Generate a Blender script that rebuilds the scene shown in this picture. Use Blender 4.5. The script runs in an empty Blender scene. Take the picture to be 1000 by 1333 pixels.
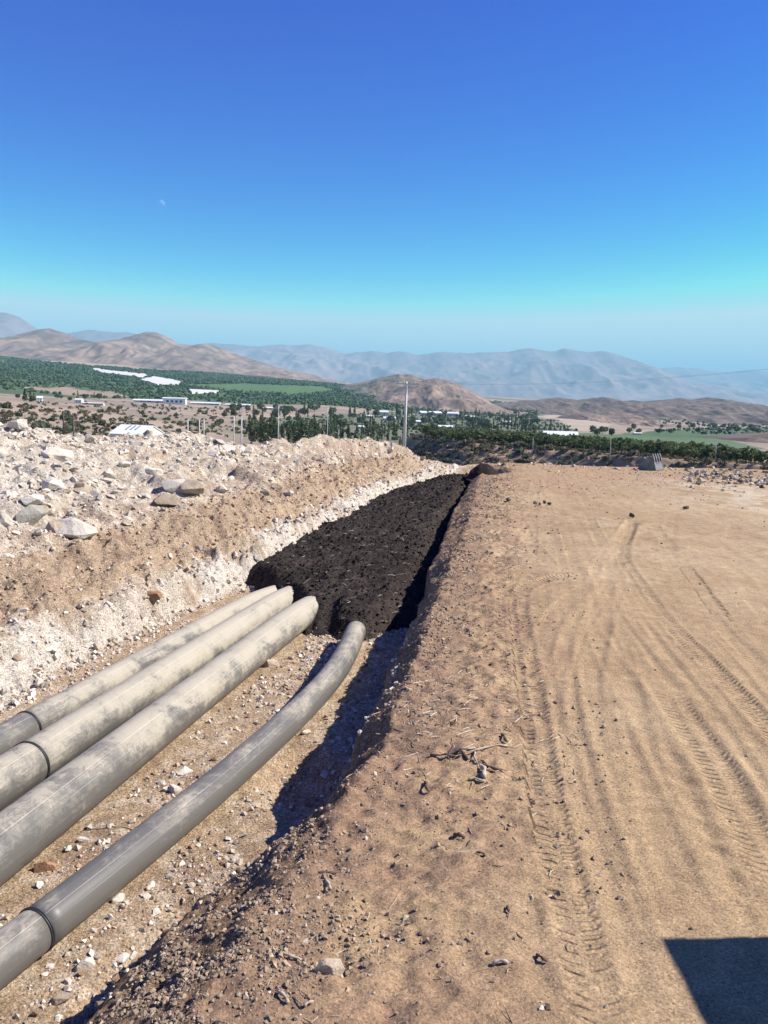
import bpy, bmesh, math, random
import numpy as np
from mathutils import Matrix, Vector, Euler

rng = np.random.default_rng(7)
random.seed(7)
S = bpy.context.scene
COL = S.collection

# ------------------------------------------------------------------ camera
CAM_H, PITCH, ROLL, FPX = 3.2, math.radians(8.65), math.radians(1.6), 1048.0
cam_d = bpy.data.cameras.new('camera')
cam = bpy.data.objects.new('camera', cam_d)
COL.objects.link(cam)
cam_d.sensor_fit = 'HORIZONTAL'
cam_d.sensor_width = 36.0
cam_d.lens = 36.0 * FPX / 1000.0
cam_d.clip_start = 0.05
cam_d.clip_end = 90000
CAM_M = Matrix.Rotation(math.pi / 2 - PITCH, 3, 'X') @ Matrix.Rotation(ROLL, 3, 'Z')
cam.matrix_world = Matrix.Translation((0, 0, CAM_H)) @ CAM_M.to_4x4()
S.camera = cam
S.render.resolution_x, S.render.resolution_y = 768, 1024

# ------------------------------------------------------------------ sky, sun, exposure
SUN_EL, SUN_AZ = math.radians(44), math.radians(4)      # azimuth counted from +X (right) towards +Y (ahead)
world = bpy.data.worlds.new('World')
S.world = world
world.use_nodes = True
wn, wl = world.node_tree.nodes, world.node_tree.links
wn.clear()
wo = wn.new('ShaderNodeOutputWorld')
bg = wn.new('ShaderNodeBackground')
sky = wn.new('ShaderNodeTexSky')
sky.sky_type = 'NISHITA'
sky.sun_disc = False
sky.sun_elevation = SUN_EL
sky.sun_rotation = math.pi / 2 - SUN_AZ
sky.altitude = 600
sky.air_density = 1.0
sky.dust_density = 0.3
sky.ozone_density = 2.5
hs = wn.new('ShaderNodeHueSaturation')
hs.inputs['Saturation'].default_value = 1.35
wl.new(sky.outputs[0], hs.inputs['Color'])
# deeper zenith and paler horizon, as the camera rendered this sky: one response curve per channel, the same in every direction
EXPOSURE = 0.82
SKY_STRENGTH = 0.11
sep = wn.new('ShaderNodeSeparateColor'); comb = wn.new('ShaderNodeCombineColor')
wl.new(hs.outputs[0], sep.inputs[0])
for ch, (amp, pw, top) in enumerate([(15.5, 3.6, .75), (3.1, 2.5, 1.0), (1.16, 1.0, .95)]):
    m1 = wn.new('ShaderNodeMath'); m1.operation = 'MULTIPLY'; m1.inputs[1].default_value = SKY_STRENGTH * 1.275
    m2 = wn.new('ShaderNodeMath'); m2.operation = 'POWER'; m2.inputs[1].default_value = pw
    m3 = wn.new('ShaderNodeMath'); m3.operation = 'MULTIPLY'; m3.inputs[1].default_value = amp
    m4 = wn.new('ShaderNodeMath'); m4.operation = 'MINIMUM'; m4.inputs[1].default_value = top
    m5 = wn.new('ShaderNodeMath'); m5.operation = 'MULTIPLY'; m5.inputs[1].default_value = 1 / (SKY_STRENGTH * 2 ** EXPOSURE)
    wl.new(sep.outputs[ch], m1.inputs[0])
    for a_, b_ in ((m1, m2), (m2, m3), (m3, m4), (m4, m5)): wl.new(a_.outputs[0], b_.inputs[0])
    wl.new(m5.outputs[0], comb.inputs[ch])
wl.new(comb.outputs[0], bg.inputs[0])
bg.inputs[1].default_value = SKY_STRENGTH
wl.new(bg.outputs[0], wo.inputs[0])
sun_d = bpy.data.lights.new('sun', 'SUN')
sun_d.energy = 5.0
sun_d.angle = math.radians(0.55)
sun_d.color = (1.0, 0.955, 0.88)
sun = bpy.data.objects.new('sun', sun_d)
COL.objects.link(sun)
sd = Vector((math.cos(SUN_EL) * math.cos(SUN_AZ), math.cos(SUN_EL) * math.sin(SUN_AZ), math.sin(SUN_EL)))
sun.rotation_euler = sd.to_track_quat('Z', 'Y').to_euler()
sun.location = sd * 50
S.view_settings.view_transform = 'Standard'
S.view_settings.look = 'None'
S.view_settings.exposure = EXPOSURE
S.view_settings.gamma = 1.0
S.cycles.use_denoising = True
S.cycles.denoising_prefilter = 'ACCURATE'
S.cycles.volume_bounces = 0
S.cycles.max_bounces = 6
S.cycles.transparent_max_bounces = 8

# ------------------------------------------------------------------ layout helpers
CM = np.array(CAM_M)
def ray(px, py):
    return CM @ np.array([(px - 500) / FPX, -(py - 666.5) / FPX, -1.0])
def at(px, py, z=0.0):
    d = ray(px, py); t = (z - CAM_H) / d[2]
    return np.array([d[0] * t, d[1] * t, z])
def atY(px, py, Y):
    d = ray(px, py); t = Y / d[1]
    return np.array([d[0] * t, Y, CAM_H + d[2] * t])
def to_px(P):
    P = np.asarray(P, float)
    q = (P - np.array([0, 0, CAM_H])) @ CM
    return 500 + FPX * q[..., 0] / -q[..., 2], 666.5 - FPX * q[..., 1] / -q[..., 2]
def in_poly(x, y, poly):
    x = np.asarray(x); y = np.asarray(y)
    ins = np.zeros(x.shape, bool)
    n = len(poly)
    for i in range(n):
        x0, y0 = poly[i]; x1, y1 = poly[(i + 1) % n]
        c = ((y0 > y) != (y1 > y)) & (x < (x1 - x0) * (y - y0) / ((y1 - y0) if y1 != y0 else 1e-9) + x0)
        ins ^= c
    return ins
def sst(a, b, x):
    t = np.clip((x - a) / (b - a), 0, 1)
    return t * t * (3 - 2 * t)

def _hash(ix, iy, seed):
    h = (ix.astype(np.int64) * 374761393 + iy.astype(np.int64) * 668265263 + seed * 974634777) & 0xFFFFFFFF
    h = ((h ^ (h >> 13)) * 1274126177) & 0xFFFFFFFF
    h = h ^ (h >> 16)
    return (h & 0xFFFF) / 65535.0
def vn(x, y, seed=0):
    x = np.asarray(x, float); y = np.asarray(y, float)
    ix = np.floor(x); iy = np.floor(y)
    fx = x - ix; fy = y - iy
    fx = fx * fx * (3 - 2 * fx); fy = fy * fy * (3 - 2 * fy)
    ix = ix.astype(np.int64); iy = iy.astype(np.int64)
    a = _hash(ix, iy, seed); b = _hash(ix + 1, iy, seed)
    c = _hash(ix, iy + 1, seed); d = _hash(ix + 1, iy + 1, seed)
    return (a + (b - a) * fx) * (1 - fy) + (c + (d - c) * fx) * fy
def fbm(x, y, f=1.0, o=4, seed=0, gain=0.5):
    s = 0; a = 1; t = 0
    for k in range(o):
        c, sn = math.cos(k * 0.7), math.sin(k * 0.7)
        s = s + a * vn((x * c - y * sn) * f, (x * sn + y * c) * f, seed + k * 17)
        t += a; a *= gain; f *= 2.03
    return s / t                      # 0..1
def facet(x, y, f, seed, tilt=1.0, rot=.6, stretch=1.7):
    """broken slabs: flat tilted cells with cracks between them"""
    c, s_ = math.cos(rot), math.sin(rot)
    u = (x * c + y * s_) * f / stretch; v = (-x * s_ + y * c) * f
    iu, iv = np.floor(u), np.floor(v); wsum = np.full(np.shape(u), 1e-9); h = np.zeros(np.shape(u))
    for a in (-1, 0, 1):
        for b in (-1, 0, 1):
            ci, cj = (iu + a).astype(np.int64), (iv + b).astype(np.int64)
            pu = ci + _hash(ci, cj, seed); pv = cj + _hash(ci, cj, seed + 1)
            d = (u - pu) ** 2 + (v - pv) ** 2
            hh = _hash(ci, cj, seed + 2) - .5 + tilt * ((u - pu) * (_hash(ci, cj, seed + 3) - .5) + (v - pv) * (_hash(ci, cj, seed + 4) - .5))
            w = np.exp(-d * 13); wsum += w; h += w * hh
    return h / wsum
def rdg(x, y, f=1.0, o=4, seed=0):
    s = 0; a = 1; t = 0
    for k in range(o):
        c, sn = math.cos(k * 0.9 + .3), math.sin(k * 0.9 + .3)
        s = s + a * (1 - abs(2 * vn((x * c - y * sn) * f, (x * sn + y * c) * f, seed + k * 31) - 1))
        t += a; a *= 0.5; f *= 2.1
    return s / t

# ------------------------------------------------------------------ mesh helpers
def mesh_tris(name, V, T, colors=None, nor=None, smooth=False, attrs=None):
    """fast mesh from arrays; T is (n,3) or (n,4)"""
    V = np.asarray(V, np.float32); T = np.asarray(T, np.int32)
    me = bpy.data.meshes.new(name)
    k = T.shape[1]
    me.vertices.add(len(V)); me.vertices.foreach_set('co', V.ravel())
    me.loops.add(T.size); me.loops.foreach_set('vertex_index', T.ravel())
    me.polygons.add(len(T))
    me.polygons.foreach_set('loop_start', np.arange(0, T.size, k, dtype=np.int32))
    me.polygons.foreach_set('use_smooth', np.full(len(T), smooth, bool))
    me.update(calc_edges=True)
    if colors is not None:
        a = me.color_attributes.new('Col', 'FLOAT_COLOR', 'POINT')
        c = np.ones((len(V), 4), np.float32); c[:, :3] = colors
        a.data.foreach_set('color', c.ravel())
    for nm, arr in (attrs or {}).items():
        a = me.attributes.new(nm, 'FLOAT', 'POINT')
        a.data.foreach_set('value', np.asarray(arr, np.float32))
    if nor is not None:
        me.normals_split_custom_set_from_vertices(nor.astype(np.float32))
    me.validate()
    return me
def link(name, me, mat=None, parent=None, loc=None, rot=None, scale=None):
    o = bpy.data.objects.new(name, me)
    COL.objects.link(o)
    if mat is not None and me is not None and len(me.materials) == 0:
        me.materials.append(mat)
    if parent is not None: o.parent = parent
    if loc is not None: o.location = loc
    if rot is not None: o.rotation_euler = rot
    if scale is not None: o.scale = scale
    return o
def tag(o, label=None, cat=None, group=None, kind=None):
    if label: o['label'] = label
    if cat: o['category'] = cat
    if group: o['group'] = group
    if kind: o['kind'] = kind
    return o
def empty(name, loc=(0, 0, 0), rot=None):
    o = bpy.data.objects.new(name, None); COL.objects.link(o)
    o.location = loc
    if rot is not None: o.rotation_euler = rot
    o.empty_display_size = 0.2
    return o

class MB:
    """collects simple solids into one mesh"""
    def __init__(s): s.v = []; s.f = []
    def add(s, vs, fs):
        b = len(s.v); s.v += [tuple(p) for p in vs]; s.f += [tuple(b + i for i in f) for f in fs]
        return s
    def box(s, c, d, rot=None):
        x, y, z = (k / 2 for k in d)
        vs = [Vector((i * x, j * y, k * z)) for i in (-1, 1) for j in (-1, 1) for k in (-1, 1)]
        if rot is not None: vs = [rot @ v for v in vs]
        vs = [v + Vector(c) for v in vs]
        return s.add(vs, [(0, 1, 3, 2), (4, 6, 7, 5), (0, 4, 5, 1), (2, 3, 7, 6), (0, 2, 6, 4), (1, 5, 7, 3)])
    def tube(s, pts, rad, n=10, cap=True):
        pts = [Vector(p) for p in pts]
        rad = rad if hasattr(rad, '__len__') else [rad] * len(pts)
        vs = []; fs = []
        for i, p in enumerate(pts):
            t = (pts[min(i + 1, len(pts) - 1)] - pts[max(i - 1, 0)]).normalized()
            a = Vector((0, 0, 1)) if abs(t.z) < .9 else Vector((1, 0, 0))
            u = t.cross(a).normalized(); w = u.cross(t)
            for k in range(n):
                th = 2 * math.pi * k / n
                vs.append(p + (u * math.cos(th) + w * math.sin(th)) * rad[i])
        for i in range(len(pts) - 1):
            for k in range(n):
                fs.append((i * n + k, i * n + (k + 1) % n, (i + 1) * n + (k + 1) % n, (i + 1) * n + k))
        if cap:
            fs.append(tuple(range(n))[::-1]); fs.append(tuple((len(pts) - 1) * n + k for k in range(n)))
        return s.add(vs, fs)
    def prism(s, outline, y0, y1):
        """outline in the xz plane, extruded in y"""
        n = len(outline)
        vs = [(x, y0, z) for x, z in outline] + [(x, y1, z) for x, z in outline]
        fs = [tuple(range(n)), tuple(range(2 * n - 1, n - 1, -1))]
        fs += [(i, i + n, (i + 1) % n + n, (i + 1) % n) for i in range(n)]
        return s.add(vs, fs)
    def build(s, name, mat, parent=None, smooth=False, **kw):
        me = bpy.data.meshes.new(name)
        me.from_pydata(s.v, [], s.f); me.update()
        bm = bmesh.new(); bm.from_mesh(me); bmesh.ops.recalc_face_normals(bm, faces=bm.faces); bm.to_mesh(me); bm.free()
        if smooth: me.polygons.foreach_set('use_smooth', np.ones(len(me.polygons), bool))
        return link(name, me, mat, parent, **kw)

# ------------------------------------------------------------------ materials
def new_mat(name, rough=0.9, spec=0.3):
    m = bpy.data.materials.new(name); m.use_nodes = True
    n = m.node_tree.nodes
    b = n['Principled BSDF']
    b.inputs['Roughness'].default_value = rough
    b.inputs['Specular IOR Level'].default_value = spec
    return m, m.node_tree.nodes, m.node_tree.links, b
def nd(n, t, **kw):
    x = n.new(t)
    for k, v in kw.items(): setattr(x, k, v)
    return x
def mathn(n, l, op, a, b=None, c=None):
    x = n.new('ShaderNodeMath'); x.operation = op
    for i, v in enumerate((a, b, c)):
        if v is None: continue
        if hasattr(v, 'links'): l.new(v, x.inputs[i])
        else: x.inputs[i].default_value = v
    return x.outputs[0]
def mixc(n, l, f, a, b, blend='MIX'):
    x = n.new('ShaderNodeMix'); x.data_type = 'RGBA'; x.blend_type = blend
    for i, v in ((0, f), (6, a), (7, b)):
        if hasattr(v, 'links'): l.new(v, x.inputs[i])
        else: x.inputs[i].default_value = v if i == 0 else (*v, 1)
    return x.outputs[2]
def noise(n, l, scale, detail=4, rough=.55, vec=None, dist=0.0):
    x = n.new('ShaderNodeTexNoise'); x.inputs['Scale'].default_value = scale
    x.inputs['Detail'].default_value = detail; x.inputs['Roughness'].default_value = rough
    x.inputs['Distortion'].default_value = dist
    if vec is not None: l.new(vec, x.inputs['Vector'])
    return x.outputs['Fac']
def ramp(n, l, f, stops):
    x = n.new('ShaderNodeValToRGB'); l.new(f, x.inputs[0])
    e = x.color_ramp.elements
    while len(e) < len(stops): e.new(0.5)
    for i, (p, c) in enumerate(stops):
        e[i].position = p; e[i].color = (*c, 1) if hasattr(c, '__len__') else (c, c, c, 1)
    return x.outputs[0]
def geo_pos(n):
    return n.new('ShaderNodeNewGeometry').outputs['Position']

ALB = .92          # all built surfaces share one scale of reflectance
def soil_mat(name, grain=60, contrast=.5, bump=.5, bdist=.02, tread=False, spec=.15):
    m, n, l, b = new_mat(name, .95, spec)
    pos = geo_pos(n)
    vc = nd(n, 'ShaderNodeAttribute', attribute_name='Col').outputs['Color']
    f1 = noise(n, l, grain, 5, .7, pos)
    f2 = noise(n, l, grain * .13, 4, .6, pos)
    g = ramp(n, l, f1, [(.28, 1 - contrast * .75), (.5, 1.0), (.75, 1 + contrast * .55)])
    g2 = ramp(n, l, f2, [(.3, 1 - contrast * .25), (.7, 1 + contrast * .2)])
    c = mixc(n, l, 1.0, vc, g, 'MULTIPLY'); c = mixc(n, l, 1.0, c, g2, 'MULTIPLY')
    sp = nd(n, 'ShaderNodeTexVoronoi'); sp.inputs['Scale'].default_value = grain * 1.5; l.new(pos, sp.inputs['Vector'])
    spf = nd(n, 'ShaderNodeSeparateColor'); l.new(sp.outputs['Color'], spf.inputs[0])
    c = mixc(n, l, 1.0, c, ramp(n, l, spf.outputs[0], [(0, 1 - contrast * .55), (.25, 1 - contrast * .1), (.75, 1 + contrast * .1), (1, 1 + contrast * .45)]), 'MULTIPLY')
    l.new(c, b.inputs['Base Color'])
    vor = nd(n, 'ShaderNodeTexVoronoi'); vor.inputs['Scale'].default_value = grain * .45
    l.new(pos, vor.inputs['Vector'])
    h = mathn(n, l, 'ADD', f1, mathn(n, l, 'MULTIPLY', vor.outputs['Distance'], -.35))
    h = mathn(n, l, 'ADD', h, mathn(n, l, 'MULTIPLY', f2, .8))
    bp = nd(n, 'ShaderNodeBump'); bp.inputs['Strength'].default_value = bump; bp.inputs['Distance'].default_value = bdist
    l.new(h, bp.inputs['Height'])
    out = bp.outputs[0]
    if tread:
        tu = nd(n, 'ShaderNodeAttribute', attribute_name='tu').outputs['Fac']
        tv = nd(n, 'ShaderNodeAttribute', attribute_name='tv').outputs['Fac']
        tm = nd(n, 'ShaderNodeAttribute', attribute_name='tm').outputs['Fac']
        av = mathn(n, l, 'ABSOLUTE', tv)
        ph = mathn(n, l, 'ADD', mathn(n, l, 'MULTIPLY', tu, 1 / .085), mathn(n, l, 'MULTIPLY', av, .7))
        sw = mathn(n, l, 'SINE', mathn(n, l, 'MULTIPLY', ph, 6.2832))
        sw = mathn(n, l, 'MULTIPLY', sw, 1.6)
        cl = nd(n, 'ShaderNodeClamp'); cl.inputs[1].default_value = -1; cl.inputs[2].default_value = 1; l.new(sw, cl.inputs[0])
        grv = mathn(n, l, 'GREATER_THAN', av, .13)
        hh = mathn(n, l, 'MULTIPLY', mathn(n, l, 'MULTIPLY', cl.outputs[0], grv), tm)
        brk = noise(n, l, 5, 3, .6, pos)
        hh = mathn(n, l, 'MULTIPLY', hh, ramp(n, l, brk, [(.38, .1), (.58, 1.0)]))
        b2 = nd(n, 'ShaderNodeBump'); b2.inputs['Strength'].default_value = .9; b2.inputs['Distance'].default_value = .013
        l.new(hh, b2.inputs['Height']); l.new(out, b2.inputs['Normal'])
        out = b2.outputs[0]
    l.new(out, b.inputs['Normal'])
    return m

def rock_mat(name, stops, scale=6, bump=.6, bdist=.03, attr=False, rnd=.35, spec=.25):
    m, n, l, b = new_mat(name, .9, spec)
    tc = nd(n, 'ShaderNodeTexCoord')
    pos = geo_pos(n)
    f = noise(n, l, scale, 6, .65, pos)
    base = ramp(n, l, f, [(p_, tuple(q * ALB for q in c_)) if hasattr(c_, '__len__') else (p_, c_) for p_, c_ in stops])
    if attr:
        vc = nd(n, 'ShaderNodeAttribute', attribute_name='Col').outputs['Color']
        base = mixc(n, l, 1.0, vc, ramp(n, l, f, [(.3, .75), (.7, 1.2)]), 'MULTIPLY')
    else:
        oi = nd(n, 'ShaderNodeObjectInfo')
        base = mixc(n, l, 1.0, base, ramp(n, l, oi.outputs['Random'], [(0, 1 - rnd), (.5, 1.0), (1, 1 + rnd * .4)]), 'MULTIPLY')
    l.new(base, b.inputs['Base Color'])
    bp = nd(n, 'ShaderNodeBump'); bp.inputs['Strength'].default_value = bump; bp.inputs['Distance'].default_value = bdist
    f2 = noise(n, l, scale * 4, 6, .7, pos)
    l.new(mathn(n, l, 'ADD', f, f2), bp.inputs['Height']); l.new(bp.outputs[0], b.inputs['Normal'])
    return m
def plain_mat(name, col, rough=.7, spec=.3, var=.15, scale=3, metallic=0, bump=0.0, bdist=.005):
    m, n, l, b = new_mat(name, rough, spec)
    b.inputs['Metallic'].default_value = metallic
    col = tuple(c * ALB for c in col)
    pos = geo_pos(n)
    f = noise(n, l, scale, 5, .6, pos)
    l.new(ramp(n, l, f, [(.3, tuple(c * (1 - var) for c in col)), (.7, tuple(min(1, c * (1 + var)) for c in col))]), b.inputs['Base Color'])
    if bump:
        bp = nd(n, 'ShaderNodeBump'); bp.inputs['Strength'].default_value = bump; bp.inputs['Distance'].default_value = bdist
        l.new(f, bp.inputs['Height']); l.new(bp.outputs[0], b.inputs['Normal'])
    return m
def attr_mat(name, rough=.9, spec=.15, var=.25, scale=2.0, bump=0.0, bdist=.1, trans=0):
    m, n, l, b = new_mat(name, rough, spec)
    pos = geo_pos(n)
    vc = nd(n, 'ShaderNodeAttribute', attribute_name='Col').outputs['Color']
    f = noise(n, l, scale, 5, .65, pos)
    l.new(mixc(n, l, 1.0, vc, ramp(n, l, f, [(.3, 1 - var), (.7, 1 + var)]), 'MULTIPLY'), b.inputs['Base Color'])
    if bump:
        bp = nd(n, 'ShaderNodeBump'); bp.inputs['Strength'].default_value = bump; bp.inputs['Distance'].default_value = bdist
        l.new(f, bp.inputs['Height']); l.new(bp.outputs[0], b.inputs['Normal'])
    return m

M_YARD = soil_mat('yard_dirt', 58, .62, .7, .014, tread=True)
M_SOIL = soil_mat('loose_soil', 44, .9, 1.0, .03)
M_HEAP = soil_mat('heap_rubble', 24, .55, 1.0, .06)
M_MULCH = soil_mat('black_mulch', 40, 1.0, 1.0, .03, spec=.06)
M_ROCK = rock_mat('limestone', [(.25, (.46, .385, .30)), (.5, (.61, .535, .44)), (.75, (.66, .59, .50))], 5, rnd=.22)
M_ROCKTAN = rock_mat('tan_rock', [(.25, (.30, .22, .15)), (.5, (.46, .36, .26)), (.75, (.58, .48, .36))], 6)
M_ROCKGRN = rock_mat('greenish_rock', [(.25, (.34, .31, .25)), (.5, (.46, .42, .34)), (.75, (.56, .52, .43))], 6)
M_ROCKORG = rock_mat('orange_rock', [(.25, (.22, .11, .06)), (.5, (.40, .22, .12)), (.75, (.50, .32, .2))], 9)
M_ROCKDRK = rock_mat('dark_rock', [(.25, (.07, .055, .05)), (.5, (.13, .11, .1)), (.75, (.22, .19, .17))], 9)
M_STUFF = rock_mat('gravel_mixed', [(0, .5), (1, .5)], 14, .5, .01, attr=True)
M_WOOD = plain_mat('dry_wood', (.42, .35, .27), .85, .15, .4, 30, bump=.5, bdist=.006)
M_BARK = plain_mat('dark_bark', (.12, .09, .07), .9, .1, .4, 30, bump=.5, bdist=.006)
M_FAR = attr_mat('valley_ground', var=.16, scale=.02)
M_HILL = attr_mat('hill_scrub', var=.22, scale=.012)
M_LEAF = attr_mat('foliage', .75, .2, .25, .6)
_n, _l = M_LEAF.node_tree.nodes, M_LEAF.node_tree.links
_tr = _n.new('ShaderNodeBsdfTranslucent'); _mx = _n.new('ShaderNodeMixShader'); _mx.inputs[0].default_value = .4
_l.new(_n['Principled BSDF'].inputs['Base Color'].links[0].from_socket, _tr.inputs[0])
_l.new(_n['Principled BSDF'].outputs[0], _mx.inputs[1]); _l.new(_tr.outputs[0], _mx.inputs[2]); _l.new(_mx.outputs[0], _n['Material Output'].inputs[0])
M_WHITE = plain_mat('white_sheet_metal', (.80, .81, .82), .45, .4, .04, .6)
M_PANELDK = plain_mat('grey_skylight', (.28, .30, .32), .4, .4, .1, 1)
M_CONC = plain_mat('concrete', (.60, .57, .52), .85, .2, .15, 2)
M_STEEL = plain_mat('worn_bucket_steel', (.20, .195, .19), .6, .4, .35, 6, bump=.2)
M_STEELW = plain_mat('polished_tooth_steel', (.18, .175, .17), .55, .3, .2, 8)
M_DARKW = plain_mat('dark_wood_post', (.10, .085, .07), .9, .1, .25, 8)
M_WIRE = plain_mat('wire', (.25, .25, .26), .6, .3, .05, 1)
M_PLASTER = plain_mat('pale_plaster', (.62, .58, .53), .85, .2, .1, .4)
M_TILE = plain_mat('roof_brown', (.30, .20, .15), .85, .2, .2, .4)
M_RUBBER = plain_mat('weld_bead_plastic', (.035, .036, .04), .5, .4, .2, 20)
M_CABIN = plain_mat('cabin_paint', (.32, .34, .36), .5, .4, .08, 2)
M_GLASSDK = plain_mat('dark_glass', (.03, .035, .04), .1, .5, .05, 2)
M_BEADOL = plain_mat('insulator', (.5, .48, .45), .4, .5, .1, 5)
# ------------------------------------------------------------------ near ground: trench, spoil heap and yard from one height field
def ln(pts):
    ys = np.array([p[0] for p in pts], float); xs = np.array([p[1] for p in pts], float)
    return lambda Y: np.interp(Y, ys, xs)
TOE_L = ln([(-8, -8.4), (0, -6.8), (5, -5.9), (10, -5.0), (13.2, -4.35), (14.65, -3.95), (16.3, -3.1), (18, -2.1), (20, -1.75), (23, -.85), (28.6, .45), (34.8, 2.8), (38, 3.95), (60, 8)])
TOP_L = ln([(-8, -9.0), (0, -7.4), (5, -6.4), (10.7, -5.4), (13.2, -4.6), (16.3, -3.6), (18, -2.65), (20, -2.25), (23, -1.35), (28.6, -.05), (34.8, 2.4), (38, 3.55), (60, 7.6)])
TOP_LZ = ln([(-8, -.55), (16, -.5), (18, -.35), (26.7, -.25), (40, -.2)])
CREST = ln([(-8, -21), (0, -19), (10, -15.2), (16, -13), (22, -10.5), (23.5, -9.0), (25, -7.2), (27, -5.2), (30, -2.93), (33, -.08), (33.5, .57), (34.5, 1.8), (36, 2.6), (38, 3.2), (60, 6.5)])
CREST_Z = ln([(-8, 1.9), (22, 1.98), (23.5, 1.80), (25, 1.60), (27, 1.34), (30, 1.30), (33, 1.27), (33.5, .9), (34.5, .36), (36, .0), (38, -.2), (60, -.3)])
LIP_X = ln([(-8, -4.3), (0, -2.75), (4.36, -1.54), (5.19, -1.28), (5.64, -1.15), (6.3, -.98), (6.9, -.24), (8.5, -.06), (10, .10), (11.4, .36), (15.4, .95), (23.4, 2.04), (37, 4.4), (60, 8.8)])
TOE_DX = ln([(-8, .12), (6.2, .12), (6.9, .06), (60, .06)])
TOE_R = lambda Y: LIP_X(Y) - TOE_DX(Y)
EDGE_R = ln([(-8, -2.6), (0, -1.6), (3.63, -.9), (4.43, -.70), (5.8, -.25), (7, .12), (8.5, .30), (10, .52), (13.6, 1.05), (17.56, 1.78), (29.45, 3.45), (38, 4.95), (60, 9.2)])
LIP_DX = TOE_DX
LIP_Z = ln([(-8, -.44), (4.8, -.42), (5.6, -.54), (6.25, -.92), (6.75, -.75), (7.1, -.34), (8.6, -.28), (10, -.52), (12, -.46), (16, -.28), (60, -.2)])
FLOOR = -1.05

def z_base(X, Y):
    X = np.asarray(X, float); Y = np.asarray(Y, float)
    wob = (fbm(X * 0 + 3.1, Y, .9, 3, 5) - .5) * .55 + (fbm(X * 0 + 9, Y, 3.5, 4, 6, .65) - .5) * .36
    wobl = (fbm(X * 0 + 5.7, Y, .7, 3, 8) - .5) * .6 + (fbm(X * 0 + 2, Y, 2.8, 3, 9) - .5) * .3
    tl, pl, pz = TOE_L(Y) + wobl * .7, TOP_L(Y) + wobl, TOP_LZ(Y)
    cx, cz = CREST(Y), CREST_Z(Y)
    bx = pl - np.minimum(1.9, .75 * (pl - cx)); bz = pz + np.minimum(.95, .62 * np.maximum(cz - pz, 0))
    bz = np.minimum(bz, cz)
    tr, er = TOE_R(Y) + wob * .5, EDGE_R(Y) + wob * .3
    lx, lz = tr + LIP_DX(Y), LIP_Z(Y) + wob * .3
    endw = sst(34.6, 36.8, Y)                         # the trench runs out at its far end
    fl = FLOOR * (1 - endw) - .05 * endw
    lz = lz * (1 - endw); pz = pz * (1 - endw) - .05 * endw
    knots = [(cx - 16, cz * 0 - 2.6), (cx - 3.2, np.minimum(-.9, cz - 1.8)), (cx, cz), (bx, bz), (pl, pz), (tl, fl), (tr, fl), (lx, lz), (er, 0 * lz), (er + 1.6, 0 * lz + .03)]
    z = np.full(X.shape, 0.0)
    z = np.where(X <= knots[0][0], knots[0][1], z)
    for (x0, z0), (x1, z1) in zip(knots[:-1], knots[1:]):
        t = (X - x0) / np.maximum(x1 - x0, 1e-4)
        m = (X > x0) & (X <= x1)
        z = np.where(m, z0 + (z1 - z0) * t, z)
    z = np.where(X > knots[-1][0], .03, z)
    return z, dict(cx=cx, bx=bx, pl=pl, tl=tl, tr=tr, lx=lx, er=er, cz=cz)

TRACKS = [  # pixel polyline on the yard, width m, depth m, tread weight
    ([(776, 749), (736, 751), (708, 758), (684, 767), (673, 780), (676, 812), (682, 850), (688, 896), (696, 930), (704, 1000), (716, 1072), (732, 1136), (752, 1220), (780, 1333), (800, 1420)], .30, .030, 1.0),
    ([(822, 675), (822, 690), (812, 716), (812, 736), (840, 772), (880, 824), (920, 864), (950, 896), (975, 925), (1003, 955), (1060, 1030)], .26, .035, 1.25),
    ([(850, 684), (866, 706), (882, 726), (900, 752), (920, 778), (946, 808)], .26, .025, 1.0),
    ([(767, 672), (770, 684), (780, 704), (789, 720)], .26, .022, .8),
    ([(830, 676), (810, 702), (786, 734), (779, 768), (792, 808), (824, 848), (862, 896), (890, 944), (930, 1000), (975, 1080), (1030, 1180), (1100, 1340)], .42, .028, .0),
    ([(776, 760), (740, 784), (713, 816), (702, 856), (706, 896), (722, 960), (740, 1030), (764, 1110), (800, 1230), (830, 1340)], .30, .022, .0),
    ([(788, 804), (772, 840), (760, 896), (763, 960), (780, 1040), (800, 1110), (840, 1220), (880, 1330)], .36, .020, .0),
    ([(664, 640), (672, 670), (682, 690), (697, 716), (722, 746)], .3, .016, .2),
    ([(700, 620), (694, 650), (690, 690), (686, 730)], .35, .014, .0),
    ([(900, 745), (932, 800), (962, 838), (1005, 885)], .3, .016, .5),
    ([(856, 892), (900, 952), (940, 1008), (962, 1060), (994, 1112), (1040, 1200)], .34, .018, .9),
    ([(800, 830), (818, 900), (840, 1000), (868, 1090), (905, 1190)], .30, .018, .0),
    ([(740, 620), (760, 650), (790, 690)], .3, .012, .1),
    ([(860, 690), (930, 700), (1010, 712)], .3, .014, .2),
    ([(905, 690), (960, 730), (1010, 770)], .28, .014, .3),
]
def between(a, b, t, w, d, tw):
    """a further pass between two others"""
    ya = np.linspace(0, 1, 14)
    def rs(P):
        P = np.array(P, float); s = np.r_[0, np.cumsum(np.hypot(*np.diff(P, axis=0).T))]; s /= s[-1]
        return np.stack([np.interp(ya, s, P[:, 0]), np.interp(ya, s, P[:, 1])], 1)
    Q = rs(a) * (1 - t) + rs(b) * t
    return ([tuple(q) for q in Q], w, d, tw)
_L, _R, _M, _E = TRACKS[5][0], TRACKS[4][0], TRACKS[6][0], TRACKS[1][0]
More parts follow.
